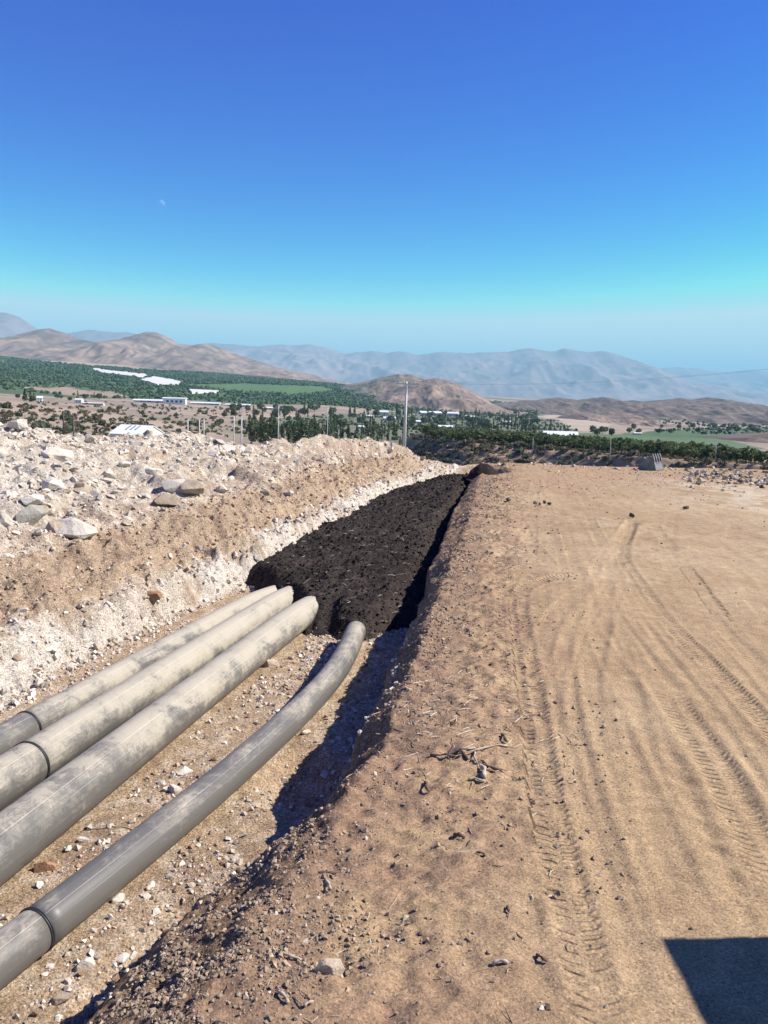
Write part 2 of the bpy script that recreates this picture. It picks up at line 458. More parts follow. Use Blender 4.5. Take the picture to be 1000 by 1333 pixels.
TRACKS += [between(_L, _M, .5, .30, .022, .0), between(_M, _R, .33, .40, .022, .0), between(_M, _R, .7, .34, .02, .0), between(_R, _E, .4, .36, .022, .0),
           between(_R, _E, .72, .34, .02, .0), between(_E, [(x + 90, y - 10) for x, y in _E], .6, .34, .022, .0), between(_E, [(x + 150, y) for x, y in _E], .9, .34, .018, .0),
           ([(640, 640), (650, 700), (655, 760), (660, 820), (668, 900), (672, 1000), (690, 1090)], .3, .016, .5), ([(720, 640), (735, 690), (750, 735), (765, 780)], .28, .016, .5)]
TRACKW = []
for pl_, w_, d_, tw_ in TRACKS:
    P = np.array([at(x, y, 0)[:2] for x, y in pl_])
    # smooth resample
    for _ in range(2):
        Q = [P[0]]
        for a, b in zip(P[:-1], P[1:]): Q += [a * .75 + b * .25, a * .25 + b * .75]
        Q.append(P[-1]); P = np.array(Q)
    TRACKW.append((P, w_, d_, tw_))
PRINTS = [at(x, y, 0)[:2] for x, y in [(876, 988), (888, 1016), (908, 1052), (924, 1084), (948, 1120), (962, 1156), (690, 1104), (700, 1160), (690, 1190), (700, 1270), (715, 1300), (650, 800), (640, 830), (660, 860), (648, 900), (600, 1245), (575, 1290)]]

def track_field(X, Y):
    dz = np.zeros_like(X); tu = np.zeros_like(X); tv = np.zeros_like(X); tm = np.zeros_like(X); t2 = np.zeros_like(X)
    for P, w, d, tw in TRACKW:
        lo, hi = P.min(0) - 1, P.max(0) + 1
        idx = np.nonzero((X > lo[0]) & (X < hi[0]) & (Y > lo[1]) & (Y < hi[1]))[0]
        if not len(idx): continue
        x, y = X[idx], Y[idx]
        best = np.full(len(idx), 9.0); bu = np.zeros(len(idx)); bs = np.zeros(len(idx)); L = 0
        for a, b in zip(P[:-1], P[1:]):
            e = b - a; le = np.hypot(*e)
            t = np.clip(((x - a[0]) * e[0] + (y - a[1]) * e[1]) / (le * le), 0, 1)
            dx, dy = x - a[0] - e[0] * t, y - a[1] - e[1] * t
            dd = np.hypot(dx, dy); k = dd < best
            best[k] = dd[k]; bu[k] = (L + t * le)[k]; bs[k] = np.sign(dx * e[1] - dy * e[0])[k]
            L += le
        v = best / (w / 2)
        fade = sst(0, .8, bu) * sst(0, .8, L - bu)
        br = .45 + .55 * sst(.3, .6, vn(x * .9, y * .5, 77))
        prof = -.46 * d * (1 - sst(.68, 1.06, v)) + .35 * d * np.exp(-((v - 1.15) / .16) ** 2)
        dz[idx] += prof * fade * br
        m = (1 - sst(.85, 1.0, v)) * fade * tw
        old = tm[idx]
        k = (m > old) & (m > 0)
        t2[idx] = np.where(k, np.maximum(t2[idx], old), np.maximum(t2[idx], m))
        tm[idx[k]] = m[k]
        k2 = k | ((v < 1.5) & (old <= 0) & (tw > 0))
        ii = idx[k2]; tu[ii] = bu[k2]; tv[ii] = (v * bs)[k2]
    tm = np.maximum(tm - 1.3 * t2, 0)
    return dz, tu, tv, tm

def z_near(X, Y, fine=True):
    sh = np.shape(X)
    X = np.ravel(np.asarray(X, float)); Y = np.ravel(np.asarray(Y, float))
    z, k = z_base(X, Y)
    rub = sst(0, 1.0, (k['bx'] + .5) - X) * sst(-3.5, 0, X - k['cx'] + 2)          # rubble zone of the heap
    bank = sst(0, .5, X - k['bx']) * (1 - sst(-.1, .25, X - k['tl']))
    floor = sst(-.2, .2, X - k['tl']) * (1 - sst(-.2, .15, X - k['tr']))
    wallr = sst(-.2, .1, X - k['tr']) * (1 - sst(0, .8, X - k['er']))
    yard = sst(0, .9, X - k['er'])
    heap = np.clip(1 - sst(0, .5, X - k['bx']), 0, 1)
    z = z + heap * ((fbm(X, Y, .55, 3, 21) - .5) * .55 + (rdg(X, Y, 1.4, 3, 22) - .6) * .22 + facet(X, Y, 1.1, 200, 1.6) * .24 + facet(X, Y, 3.2, 210, 1.5) * .11 + facet(X, Y, 8, 220, 1.4, .9) * .04) * np.clip(k['cz'] / 1.2, .2, 1)
    z = z + bank * ((rdg(X, Y, 1.3, 5, 24) - .6) * .42 + (rdg(X, Y, 5, 3, 25) - .6) * .13 + (fbm(X, Y, 14, 2, 38) - .5) * .05 + facet(X, Y, 4.0, 230, 1.6, .9) * .08 - .05 * sst(.58, .72, fbm(X * 1.5, Y, 3.2, 3, 39)))
    z = z + floor * ((fbm(X, Y, 1.2, 3, 26) - .5) * .08 + (fbm(X, Y, 9, 3, 27) - .5) * .035)
    wedge = np.maximum(wallr, yard * (1 - sst(.5, 2.2, X - k['er'])))
    z = z + wedge * ((fbm(X, Y, 1.4, 3, 28) - .5) * .16 + (rdg(X, Y, 5, 3, 29) - .6) * .11 + (fbm(X, Y, 20, 2, 30) - .5) * .045)
    z = z + yard * ((fbm(X, Y, .35, 3, 31) - .5) * .10 + (fbm(X, Y, 5, 3, 32) - .5) * .016)
    # drag marks along the direction of travel
    z = z + yard * sst(.8, 2.2, X - k['er']) * ((vn((X - .15 * Y) * 9, Y * .22, 33) - .5) * .008 + (vn((X - .17 * Y) * 21, Y * .35, 35) - .5) * .007 + (vn((X - .1 * Y) * 5, Y * .12, 36) - .5) * .006)
    z = z + yard * sst(14, 20, Y) * (fbm(X, Y, 2, 3, 34) - .5) * .05
    tu = tv = tm = None
    if fine:
        dz, tu, tv, tm = track_field(X, Y)
        z = z + dz * yard
        for i, p in enumerate(PRINTS):
            a = .35 + .3 * math.sin(i * 2.1)
            dx, dy = X - p[0], Y - p[1]
            u = dx * math.cos(a) + dy * math.sin(a); v = -dx * math.sin(a) + dy * math.cos(a)
            q = (u / .075) ** 2 + (v / .15) ** 2
            z = z - .015 * np.exp(-q ** 2 * .8) + .004 * np.exp(-(q - 2.2) ** 2)
    # the pad drops away at its far edge, and the hole at the far end of the trench
    ed = 36.6 + (fbm(X, Y * 0, .3, 3, 41) - .5) * 1.6 + .06 * np.maximum(X - 8, 0)
    z = z - 6.0 * sst(0, 10, Y - ed) - .25 * sst(-.3, .8, Y - ed)
    z = z - .22 * np.exp(-(((X + .80) / .42) ** 2 + ((Y - 8.3) / .7) ** 2) ** 2)
    z = z - .17 * sst(.5, .0, np.abs(X - k['tr'] + .22)) * (1 - sst(5.6, 6.3, Y)) * (X < k['tr'] + .02)
    hx = np.abs((X - 4.35) / .6) ** 3 + np.abs((Y - 33.9) / 1.2) ** 3
    z = z - .9 * np.exp(-hx)
    z = np.where(X > 22, z - sst(22, 32, X) * 2.0, z)
    if fine:
        return z.reshape(sh), k, (tu, tv, tm), dict(rub=rub, bank=bank, floor=floor, wallr=wallr, yard=yard, heap=heap)
    return z.reshape(sh)

def axis(segs):
    out = [segs[0][0]]
    for (a, b, s0, s1) in segs:
        x = a
        while x < b - 1e-6:
            s = s0 + (s1 - s0) * (x - a) / (b - a)
            x = min(b, x + s); out.append(x)
    return np.array(out)
XS = axis([(-32, -16, 1.2, .12), (-16, -6, .12, .036), (-6, 4.6, .033, .033), (4.6, 18, .036, .15), (18, 32, .2, 1.2)])
YS = axis([(-8, 3.2, 1.0, .05), (3.2, 9, .029, .035), (9, 18, .037, .06), (18, 38, .06, .12), (38, 48, .15, .6)])
GX, GY = np.meshgrid(XS, YS)
NX, NY = len(XS), len(YS)
fx, fy = GX.ravel(), GY.ravel()
fz, KN, (TU, TV, TM), ZN = z_near(fx, fy)
GZ = fz.reshape(NY, NX)
def zg(x, y):
    """height of the built near ground (bilinear)"""
    x = np.asarray(x, float); y = np.asarray(y, float)
    i = np.clip(np.searchsorted(XS, x) - 1, 0, NX - 2); j = np.clip(np.searchsorted(YS, y) - 1, 0, NY - 2)
    tx = np.clip((x - XS[i]) / (XS[i + 1] - XS[i]), 0, 1); ty = np.clip((y - YS[j]) / (YS[j + 1] - YS[j]), 0, 1)
    return (GZ[j, i] * (1 - tx) + GZ[j, i + 1] * tx) * (1 - ty) + (GZ[j + 1, i] * (1 - tx) + GZ[j + 1, i + 1] * tx) * ty
def hit(px, py):
    """point where the line of sight through a picture point meets the near ground"""
    d = ray(px, py); t = 3.5
    while t < 46:
        p = d * t
        if CAM_H + p[2] < zg(p[0], p[1]): break
        t += .02 + t * .002
    return np.array([p[0], p[1], float(zg(p[0], p[1]))])

# colours (albedo) of the near ground
def lerp3(c, a, w): return c * (1 - w[:, None]) + np.array(a)[None, :] * w[:, None]
n1 = fbm(fx, fy, .5, 4, 51); n2 = fbm(fx, fy, 2.2, 4, 52); n3 = fbm(fx, fy, 8, 3, 53); n4 = fbm(fx, fy, .22, 3, 54)
C = np.tile(np.array([.385, .268, .157]), (len(fx), 1))
C = lerp3(C, (.455, .332, .205), sst(.4, .7, n1) * .8)
C = lerp3(C, (.31, .205, .12), sst(.52, .75, n2) * .45)
C = lerp3(C, (.54, .45, .335), sst(18, 23, fy) * sst(7, 13, fx) * (1 - sst(30, 34, fy)) * sst(.35, .6, n2) * .9)
C = lerp3(C, (.36, .225, .14), sst(24, 30, fy) * sst(.4, .65, n1) * .7)
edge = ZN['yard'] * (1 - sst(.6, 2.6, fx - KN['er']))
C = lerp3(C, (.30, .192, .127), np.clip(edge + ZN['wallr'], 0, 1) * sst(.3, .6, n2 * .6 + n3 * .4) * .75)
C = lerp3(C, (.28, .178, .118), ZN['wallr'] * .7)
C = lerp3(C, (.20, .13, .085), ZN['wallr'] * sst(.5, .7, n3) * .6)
C = lerp3(C, (.46, .335, .22), ZN['floor'] * .75)
C = lerp3(C, (.30, .20, .13), ZN['floor'] * sst(.45, .7, n2) * .6 * (1 - sst(7, 11, fy)))
C = lerp3(C, (.56, .47, .37), ZN['floor'] * sst(.5, .65, n3) * .5)
tk = sst(.05, .6, TM)
C = C * (1 + .07 * tk - .05 * sst(.25, .6, n3) * tk)[:, None]
# left bank: brown soil above a white layer
zb = fz
hb = (fx - KN['pl'])
white = ZN['bank'] * sst(-.38, .14, hb + (n2 - .5) * .9 + (n3 - .5) * .5)
C = lerp3(C, (.40, .295, .21), ZN['bank'])
C = lerp3(C, (.31, .205, .14), ZN['bank'] * sst(.45, .65, n2) * .7)
C = lerp3(C, (.44, .32, .215), ZN['bank'] * np.exp(-((hb + .55) / .35) ** 2) * .7 * sst(8, 16, fy))
C = lerp3(C, (.61, .535, .44), white * .92)
C = lerp3(C, (.50, .40, .30), white * sst(.55, .72, n3) * .7)
# heap: pale rubble, more brown towards the far half and along the lower edge
pale = ZN['heap'] * (1 - .30 * sst(13, 24, fy) - .2 * sst(24, 30, fy))
C = lerp3(C, (.60, .515, .41), pale)
brn = ZN['heap'] * sst(.48, .68, n1 * .5 + n2 * .5) * (.25 + .5 * sst(12, 22, fy))
C = lerp3(C, (.42, .295, .19), brn)
low = ZN['heap'] * sst(-1.9, .0, fx - KN['bx'] + (n2 - .5) * 1.5)
C = lerp3(C, (.43, .31, .215), low * .8)
C = lerp3(C, (.68, .61, .51), ZN['heap'] * sst(.55, .7, n3) * .5)
C = lerp3(C, (.33, .24, .165), sst(0, 3, fy - 37.2))
C *= (.86 + .28 * n3)[:, None] 
pw_ = (ZN['heap'] + white).clip(0, 1)[:, None]
C = C * (np.array([.985, .97, .93])[None, :] * (1 - pw_) + np.array([1.02, 1.03, 1.05])[None, :] * pw_)

C = C * ALB
# vertex normals of the whole sheet, so the pieces cut from it meet without a seam
dzx = np.gradient(GZ, axis=1) / np.gradient(GX, axis=1); dzy = np.gradient(GZ, axis=0) / np.gradient(GY, axis=0)
NRM = np.stack([-dzx, -dzy, np.ones_like(GZ)], -1); NRM /= np.linalg.norm(NRM, axis=-1, keepdims=True); NRM = NRM.reshape(-1, 3)
ids = np.arange(NX * NY).reshape(NY, NX)
Q = np.stack([ids[:-1, :-1], ids[:-1, 1:], ids[1:, 1:], ids[1:, :-1]], -1).reshape(-1, 4)
fc = lambda a: a.reshape(NY, NX)[:-1, :-1].ravel()
xq, yq = fc(fx), fc(fy)
zone = np.full(len(Q), 0)
g = lambda k: fc(KN[k])
end = yq > 36.4
zone[(xq > g('tr')) & (xq <= g('er')) & ~end] = 3
zone[(xq > g('tl')) & (xq <= g('tr')) & ~end] = 2
zone[(xq > g('bx')) & (xq <= g('tl')) & ~end] = 1
zone[(xq <= g('bx')) & (xq > g('cx') - 3.4) & (yq < 37.0)] = 4
V3 = np.stack([fx, fy, fz], 1)
def cut(name, zi, mat):
    q = Q[zone == zi]
    u, inv = np.unique(q.ravel(), return_inverse=True)
    at_ = {'tu': TU[u], 'tv': TV[u], 'tm': TM[u]} if zi == 0 else None
    me = mesh_tris(name, V3[u], inv.reshape(-1, 4), C[u], NRM[u], True, at_)
    return link(name, me, mat)
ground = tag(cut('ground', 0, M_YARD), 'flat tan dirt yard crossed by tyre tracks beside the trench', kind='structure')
wall_l = tag(cut('trench_wall', 1, M_SOIL), 'brown soil over a white layer on the left trench side', kind='structure')
trench_floor = tag(cut('trench_floor', 2, M_SOIL), 'stony sand floor of the open trench under the pipes', kind='structure')
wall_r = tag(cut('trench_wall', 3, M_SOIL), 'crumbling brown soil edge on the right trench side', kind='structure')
heap = tag(cut('spoil_heap', 4, M_HEAP), 'long heap of pale broken rock and soil left of the trench', 'spoil heap')

# ------------------------------------------------------------------ mulch bed
def z_mulch(X, Y):
    front = 13.55 + np.maximum(0, -1.3 - X) * 1.95 - .5 * np.exp(-((X + .42) / .5) ** 2) + (fbm(X, Y * 0, 2.4, 4, 61) - .5) * .4
    t = Y - front
    z = FLOOR - .12 + .56 * sst(-.2, 1.1, t) + .15 * sst(1, 9, t) + .1 * sst(12, 20, t)
    cxm = (TOE_L(Y) + TOE_R(Y)) / 2; hw = np.maximum((TOE_R(Y) - TOE_L(Y)) / 2, .3)
    u = (X - cxm) / hw
    z = z - .34 * sst(.62, 1.0, u) + .05 * (1 - u * u)
    lump = (rdg(X, Y, 2.0, 4, 62) - .6) * .13 + (fbm(X, Y, 8, 3, 63) - .5) * .08 + (fbm(X, Y, 22, 2, 64) - .5) * .07 + .10 * np.exp(-((X + .42) / .3) ** 2 - ((Y - 13.4) / .5) ** 2)
    z = z + lump * sst(-.3, .6, t) - .8 * sst(.4, -.6, t) * 0
    z = np.where(t < -.1, FLOOR - .4, z)
    return z - .9 * sst(34.2, 36.2, Y)
mx = axis([(-3.6, 4.3, .03, .045)])
my = axis([(12.0, 18, .032, .045), (18, 36.4, .045, .09)])
MX, MY = np.meshgrid(mx, my)
MZ = z_mulch(MX, MY)
mi = np.arange(MX.size).reshape(MX.shape)
mq = np.stack([mi[:-1, :-1], mi[:-1, 1:], mi[1:, 1:], mi[1:, :-1]], -1).reshape(-1, 4)
keep = (MZ > zg(MX, MY) - .15)
kq = (keep[:-1, :-1] & keep[:-1, 1:] & keep[1:, 1:] & keep[1:, :-1]).ravel()
mq = mq[kq]
u, inv = np.unique(mq.ravel(), return_inverse=True)
mm = fbm(MX.ravel(), MY.ravel(), 6, 3, 66)
mm2 = fbm(MX.ravel(), MY.ravel(), 1.1, 3, 67)
mc = np.tile(np.array([.042, .033, .028]), (MX.size, 1)) * (.6 + .9 * mm)[:, None] * (.75 + .6 * mm2)[:, None]
mulch = link('mulch_bed', mesh_tris('mulch_bed', np.stack([MX, MY, MZ], -1).reshape(-1, 3)[u], inv.reshape(-1, 4), mc[u], None, True), M_MULCH)
tag(mulch, 'black mulch filling the trench beyond the pipe ends', 'mulch', kind='stuff')
def zm(x, y):
    return np.maximum(z_mulch(np.asarray(x, float), np.asarray(y, float)), zg(x, y))

# ------------------------------------------------------------------ pipes
def pipe_mat(name, dust, seed, dustcol=(.385, .338, .258), dark=(.085, .081, .077)):
    m, n, l, b = new_mat(name, .5, .3)
    ang = nd(n, 'ShaderNodeAttribute', attribute_name='ang').outputs['Fac']
    lnn = nd(n, 'ShaderNodeAttribute', attribute_name='len').outputs['Fac']
    cb = nd(n, 'ShaderNodeCombineXYZ')
    l.new(mathn(n, l, 'MULTIPLY', mathn(n, l, 'ADD', lnn, seed), 1.0), cb.inputs[0])
    l.new(mathn(n, l, 'MULTIPLY', mathn(n, l, 'COSINE', mathn(n, l, 'MULTIPLY', ang, 6.2832)), .28), cb.inputs[1])
    l.new(mathn(n, l, 'MULTIPLY', mathn(n, l, 'SINE', mathn(n, l, 'MULTIPLY', ang, 6.2832)), .28), cb.inputs[2])
    big = noise(n, l, 1.6, 5, .62, cb.outputs[0], .6)
    mid = noise(n, l, 7.0, 7, .74, cb.outputs[0], 1.6)
    fin = noise(n, l, 45.0, 4, .7, cb.outputs[0], .4)
    cb2 = nd(n, 'ShaderNodeCombineXYZ')
    l.new(mathn(n, l, 'MULTIPLY', lnn, .35), cb2.inputs[0]); l.new(mathn(n, l, 'MULTIPLY', ang, 30), cb2.inputs[1])
    scr = noise(n, l, 4, 3, .6, cb2.outputs[0])
    up = nd(n, 'ShaderNodeSeparateXYZ'); l.new(nd(n, 'ShaderNodeNewGeometry').outputs['Normal'], up.inputs[0])
    d = mathn(n, l, 'ADD', mathn(n, l, 'MULTIPLY', big, .9), mathn(n, l, 'MULTIPLY', mid, .55))
    d = mathn(n, l, 'ADD', d, mathn(n, l, 'MULTIPLY', up.outputs[2], .22))
    d = mathn(n, l, 'ADD', d, mathn(n, l, 'ADD', mathn(n, l, 'MULTIPLY', scr, .26), mathn(n, l, 'MULTIPLY', fin, .16)))
    d = mathn(n, l, 'ADD', d, dust - 1.05)
    # more dust towards the far, buried ends
    d = mathn(n, l, 'ADD', d, mathn(n, l, 'MULTIPLY', lnn, .030))
    f = ramp(n, l, d, [(.24, 0.12), (.38, .42), (.46, .8), (.62, 1.0)])
    col = mixc(n, l, f, dark, dustcol)
    # scraped lengthwise lines
    for k, (a0, wd, st) in enumerate([(.17, .0022, 0.44), (.235, .0014, 0.30), (.31, .0022, 0.41), (.385, .0013, 0.28), (.095, .0016, 0.33), (.44, .0018, 0.33)]):
        dd = mathn(n, l, 'ABSOLUTE', mathn(n, l, 'SUBTRACT', ang, a0))
        ls = mathn(n, l, 'LESS_THAN', dd, wd)
        ls = mathn(n, l, 'MULTIPLY', ls, mathn(n, l, 'MULTIPLY', ramp(n, l, scr, [(.35, .2), (.6, 1.0)]), st))
        col = mixc(n, l, ls, col, (.60, .58, .55))
    l.new(col, b.inputs['Base Color'])
    l.new(ramp(n, l, f, [(0, .36), (1, .9)]), b.inputs['Roughness'])
    bp = nd(n, 'ShaderNodeBump'); bp.inputs['Strength'].default_value = .25; bp.inputs['Distance'].default_value = .006
    l.new(mid, bp.inputs['Height']); l.new(bp.outputs[0], b.inputs['Normal'])
    return m
def spline(pts, n):
    P = np.array(pts, float)
    t = np.r_[0, np.cumsum(np.linalg.norm(np.diff(P, axis=0), axis=1))]
    s = np.linspace(0, t[-1], n)
    Q = np.stack([np.interp(s, t, P[:, i]) for i in range(3)], 1)
    k = max(3, n // 14)
    for _ in range(2):
        pad = np.r_[2 * Q[:1] - Q[k:0:-1], Q, 2 * Q[-1:] - Q[-2:-k - 2:-1]]
        ker = np.ones(2 * k + 1) / (2 * k + 1)
        Q = np.stack([np.convolve(pad[:, i], ker, 'valid') for i in range(3)], 1)
    return Q
def pipe_mesh(name, P, r, s0, n=40):
    """hollow tube along P; attributes carry angle (0..1, .25 = top) and length"""
    N = len(P); V = []; A = []; L = []
    T = np.gradient(P, axis=0); T /= np.linalg.norm(T, axis=1, keepdims=True)
    s = s0 + np.r_[0, np.cumsum(np.linalg.norm(np.diff(P, axis=0), axis=1))]
    U = np.cross(T, (0, 0, 1)); U /= np.linalg.norm(U, axis=1, keepdims=True); W = np.cross(U, T)
    for i in range(N):
        for k in range(n + 1):
            th = 2 * math.pi * k / n
            rr = r * (1 + .006 * math.sin(3 * th + s[i]))
            V.append(P[i] + (U[i] * math.cos(th) + W[i] * math.sin(th)) * rr); A.append(k / n); L.append(s[i])
    F = []
    for i in range(N - 1):
        for k in range(n):
            a = i * (n + 1) + k
            F.append((a, a + 1, a + n + 2, a + n + 1))
    b = len(V)
    for e in (0, N - 1):                     # wall thickness at both open ends
        base = len(V)
        for k in range(n + 1):
            th = 2 * math.pi * k / n
            V.append(P[e] + (U[e] * math.cos(th) + W[e] * math.sin(th)) * r * .88); A.append(k / n); L.append(s[e])
        base2 = len(V)
        q = P[e] + T[e] * (.5 if e == 0 else -.5)
        for k in range(n + 1):
            th = 2 * math.pi * k / n
            V.append(q + (U[e] * math.cos(th) + W[e] * math.sin(th)) * r * .88); A.append(k / n); L.append(s[e])
        for k in range(n):
            o = e * (n + 1) + k
            F.append((o, base + k, base + k + 1, o + 1) if e == 0 else (o, o + 1, base + k + 1, base + k))
            F.append((base + k, base2 + k, base2 + k + 1, base + k + 1) if e == 0 else (base + k, base + k + 1, base2 + k + 1, base2 + k))
    return mesh_tris(name, np.array(V), np.array(F), None, None, True, {'ang': A, 'len': L})
def bead_mesh(c, t, r):
    t = Vector(t).normalized(); u = t.cross(Vector((0, 0, 1))).normalized(); w = u.cross(t)
    mb = MB()
    for off in (-.009, .009):
        ring = [Vector(c) + t * off + (u * math.cos(a) + w * math.sin(a)) * (r + .002) for a in np.linspace(0, 2 * math.pi, 49)]
        mb.tube(ring, .008, 8, cap=False)
    return mb
def pipe(label, pxs, r, zs, dusts, seed, bead_px=None, sink=0.0, ext=.55):
    pts = [at(x, y, z) for (x, y), z in zip(pxs, zs)]
    first = pts[0] - (pts[1] - pts[0]) / np.linalg.norm(pts[1] - pts[0]) * 3.2
    last = pts[-1] + (pts[-1] - pts[-2]) / np.linalg.norm(pts[-1] - pts[-2]) * ext + np.array([0, 0, -sink])
    P = spline([first] + pts + [last], 90)
    root = empty('plastic_pipe', tuple(P[45] - np.array([0, 0, r])))
    tag(root, label, 'pipe', 'plastic pipes lying in the trench')
    off = np.array(root.location)
    d = np.r_[0, np.cumsum(np.linalg.norm(np.diff(P, axis=0), axis=1))]
    cuts = []
    if bead_px:
        bx_, by_ = to_px(P); i = int(np.argmin(np.hypot(bx_ - bead_px[0], by_ - bead_px[1]))); cuts = [i]
    segs = [0] + cuts + [len(P) - 1]
    for j, (a, b) in enumerate(zip(segs[:-1], segs[1:])):
        me = pipe_mesh('pipe_section', P[a:b + 1] - off, r, d[a])
        link('pipe_section', me, pipe_mat('dusty_pipe_plastic', dusts[j], seed + j * 5.3), root)
    for i in cuts:
        bead_mesh(P[i] - off, P[min(i + 1, len(P) - 1)] - P[i - 1], r).build('weld_bead', M_RUBBER, root, True)
    return P
P1 = pipe('rearmost pipe half hidden behind the two dusty thick pipes', [(0, 967), (160, 878), (320, 789), (344, 776)], .195, [-.855] * 4, [.20, .26], 1.0, (31, 948), .1)
P2 = pipe('dusty thick pipe in the middle of the three parallel pipes', [(0, 1019), (160, 915.5), (320, 812), (374, 777)], .238, [-.81] * 4, [.24, .28], 11.0, (33, 998), .1)
P3 = pipe('thickest dusty pipe, nearest the stones of the three parallel pipes', [(0, 1104), (160, 979.5), (320, 855), (401, 792)], .255, [-.795] * 4, [.25], 23.0, None, .1)
P4 = pipe('slimmer dark grey pipe whose far end bends upward to the mulch', [(0, 1248), (46, 1212), (192, 1097), (308, 1003), (376, 940), (420, 898), (446, 865), (458, 838), (462, 820)], .172, [-.875, -.875, -.87, -.87, -.86, -.83, -.79, -.76, -.75], [.19, .02], 37.0, (54, 1207), .12, .32)
# ------------------------------------------------------------------ rocks
def hull_rock(npts, flat=.7, seed=0, box=.35, rmin=.82, fib=False):
    r = random.Random(seed)
    bm = bmesh.new()
    for i in range(npts):
        v = Vector((r.gauss(0, 1), r.gauss(0, 1), r.gauss(0, 1))).normalized()
        if fib:                                  # evenly spread corners for small grains
            zf_ = 1 - 2 * (i + .5) / npts; q = math.sqrt(1 - zf_ * zf_); a_ = i * 2.39996
            v = (Vector((q * math.cos(a_), q * math.sin(a_), zf_)) + v * .28).normalized()
        m = max(abs(v.x), abs(v.y), abs(v.z))
        v = v * (1 - box) + v / m * box * .8
        v *= r.uniform(rmin, 1.0)
        bm.verts.new((v.x, v.y * r.uniform(.8, 1), v.z * flat))
    ret = bmesh.ops.convex_hull(bm, input=bm.verts)
    bmesh.ops.delete(bm, geom=[e for e in ret['geom_interior'] if isinstance(e, bmesh.types.BMVert)], context='VERTS')
    bmesh.ops.triangulate(bm, faces=bm.faces)
    bmesh.ops.recalc_face_normals(bm, faces=bm.faces)
    bm.verts.ensure_lookup_table()
    V = np.array([v.co[:] for v in bm.verts]); T = np.array([[v.index for v in f.verts] for f in bm.faces])
    bm.verts.index_update(); T = np.array([[v.index for v in f.verts] for f in bm.faces])
    bm.free()
    return V / np.abs(V).max(), T
ROCKS = [hull_rock(15 + i % 6, [.55, .7, .85, .45][i % 4], 100 + i) for i in range(16)]
TINY = [hull_rock(7 + i % 2, [.6, .8, .95][i % 3], 350 + i, .1, .9, True) for i in range(10)]
PEBB = [hull_rock(9, [.65, .8, .95][i % 3], 300 + i, .1, .85, True) for i in range(12)]
MIDR = [hull_rock(11, [.5, .7, .85][i % 3], 380 + i, .3, .75) for i in range(12)]
ROCK_ME = [mesh_tris('rock', v, t) for v, t in ROCKS]
def rot_rand(n, flat=True):
    """n random rotation matrices; flat keeps the flatter side down with some tilt"""
    a = rng.uniform(0, 2 * np.pi, n); b = rng.normal(0, .45 if flat else 1.5, n); c = rng.normal(0, .45 if flat else 1.5, n)
    ca, sa, cb, sb, cc, sc = np.cos(a), np.sin(a), np.cos(b), np.sin(b), np.cos(c), np.sin(c)
    Z = np.zeros(n); O = np.ones(n)
    Rz_ = np.stack([np.stack([ca, -sa, Z], -1), np.stack([sa, ca, Z], -1), np.stack([Z, Z, O], -1)], -2)
    Rx_ = np.stack([np.stack([O, Z, Z], -1), np.stack([Z, cb, -sb], -1), np.stack([Z, sb, cb], -1)], -2)
    Ry_ = np.stack([np.stack([cc, Z, sc], -1), np.stack([Z, O, Z], -1), np.stack([-sc, Z, cc], -1)], -2)
    return Rx_ @ Ry_ @ Rz_
def scatter_mesh(name, pos, size, cols, protos, mat, parent=None, flat=True):
    n = len(pos); R = rot_rand(n, flat); pick = rng.integers(0, len(protos), n)
    asp = rng.uniform(.65, 1.0, (n, 3))
    VV, TT, CC = [], [], []; base = 0
    for k, (v, t) in enumerate(protos):
        i = np.nonzero(pick == k)[0]
        if not len(i): continue
        vv = np.einsum('nij,nvj->nvi', R[i], v[None] * asp[i][:, None, :]) * size[i][:, None, None] + pos[i][:, None, :]
        tt = t[None] + (np.arange(len(i)) * len(v))[:, None, None] + base
        VV.append(vv.reshape(-1, 3)); TT.append(tt.reshape(-1, 3)); CC.append(np.repeat(cols[i], len(v), 0))
        base += len(i) * len(v)
    me = mesh_tris(name, np.concatenate(VV), np.concatenate(TT), np.concatenate(CC))
    o = link(name, me, mat, parent)
    o['kind'] = 'stuff'
    return o
def colset(n, cols, p, jit=.18):
    c = np.array(cols)[rng.choice(len(cols), n, p=np.array(p) / sum(p))]
    return np.clip(c * ALB * (1 + rng.normal(0, jit, (n, 1))), .01, .85)
def sample(n, x0, x1, y0, y1, fn, pow_y=1.6):
    """random ground points; nearer ones are denser; fn(x, y) -> acceptance 0..1"""
    X, Y = [], []
    got = 0
    while got < n:
        y = y0 + (y1 - y0) * rng.random(n * 3) ** pow_y; x = rng.uniform(x0, x1, n * 3)
        a = rng.random(n * 3) < fn(x, y)
        X.append(x[a]); Y.append(y[a]); got += int(a.sum())
    return np.concatenate(X)[:n], np.concatenate(Y)[:n]
def inview(x, y, m=.1):
    return (np.abs(x) < (y * .5 + 1.5) * (1 + m)) & (y > 2.5)
PIPES = [(P1, .21), (P2, .23), (P3, .25), (P4, .18)]
def offpipe(x, y, marg=.0):
    ok = np.ones(np.shape(x), bool)
    for P, r in PIPES:
        xi = np.interp(y, P[:, 1], P[:, 0]); inside = (y > P[0, 1]) & (y < P[-1, 1])
        ok &= ~(inside & (np.abs(x - xi) < r + marg))
    return ok
def zones(x, y):
    _, k = z_base(x, y); return k

PALE = [(.64, .565, .47), (.59, .51, .41), (.52, .43, .33), (.43, .31, .205), (.34, .29, .24)]
SOILC = [(.33, .245, .17), (.27, .20, .14), (.40, .295, .195), (.52, .43, .32)]
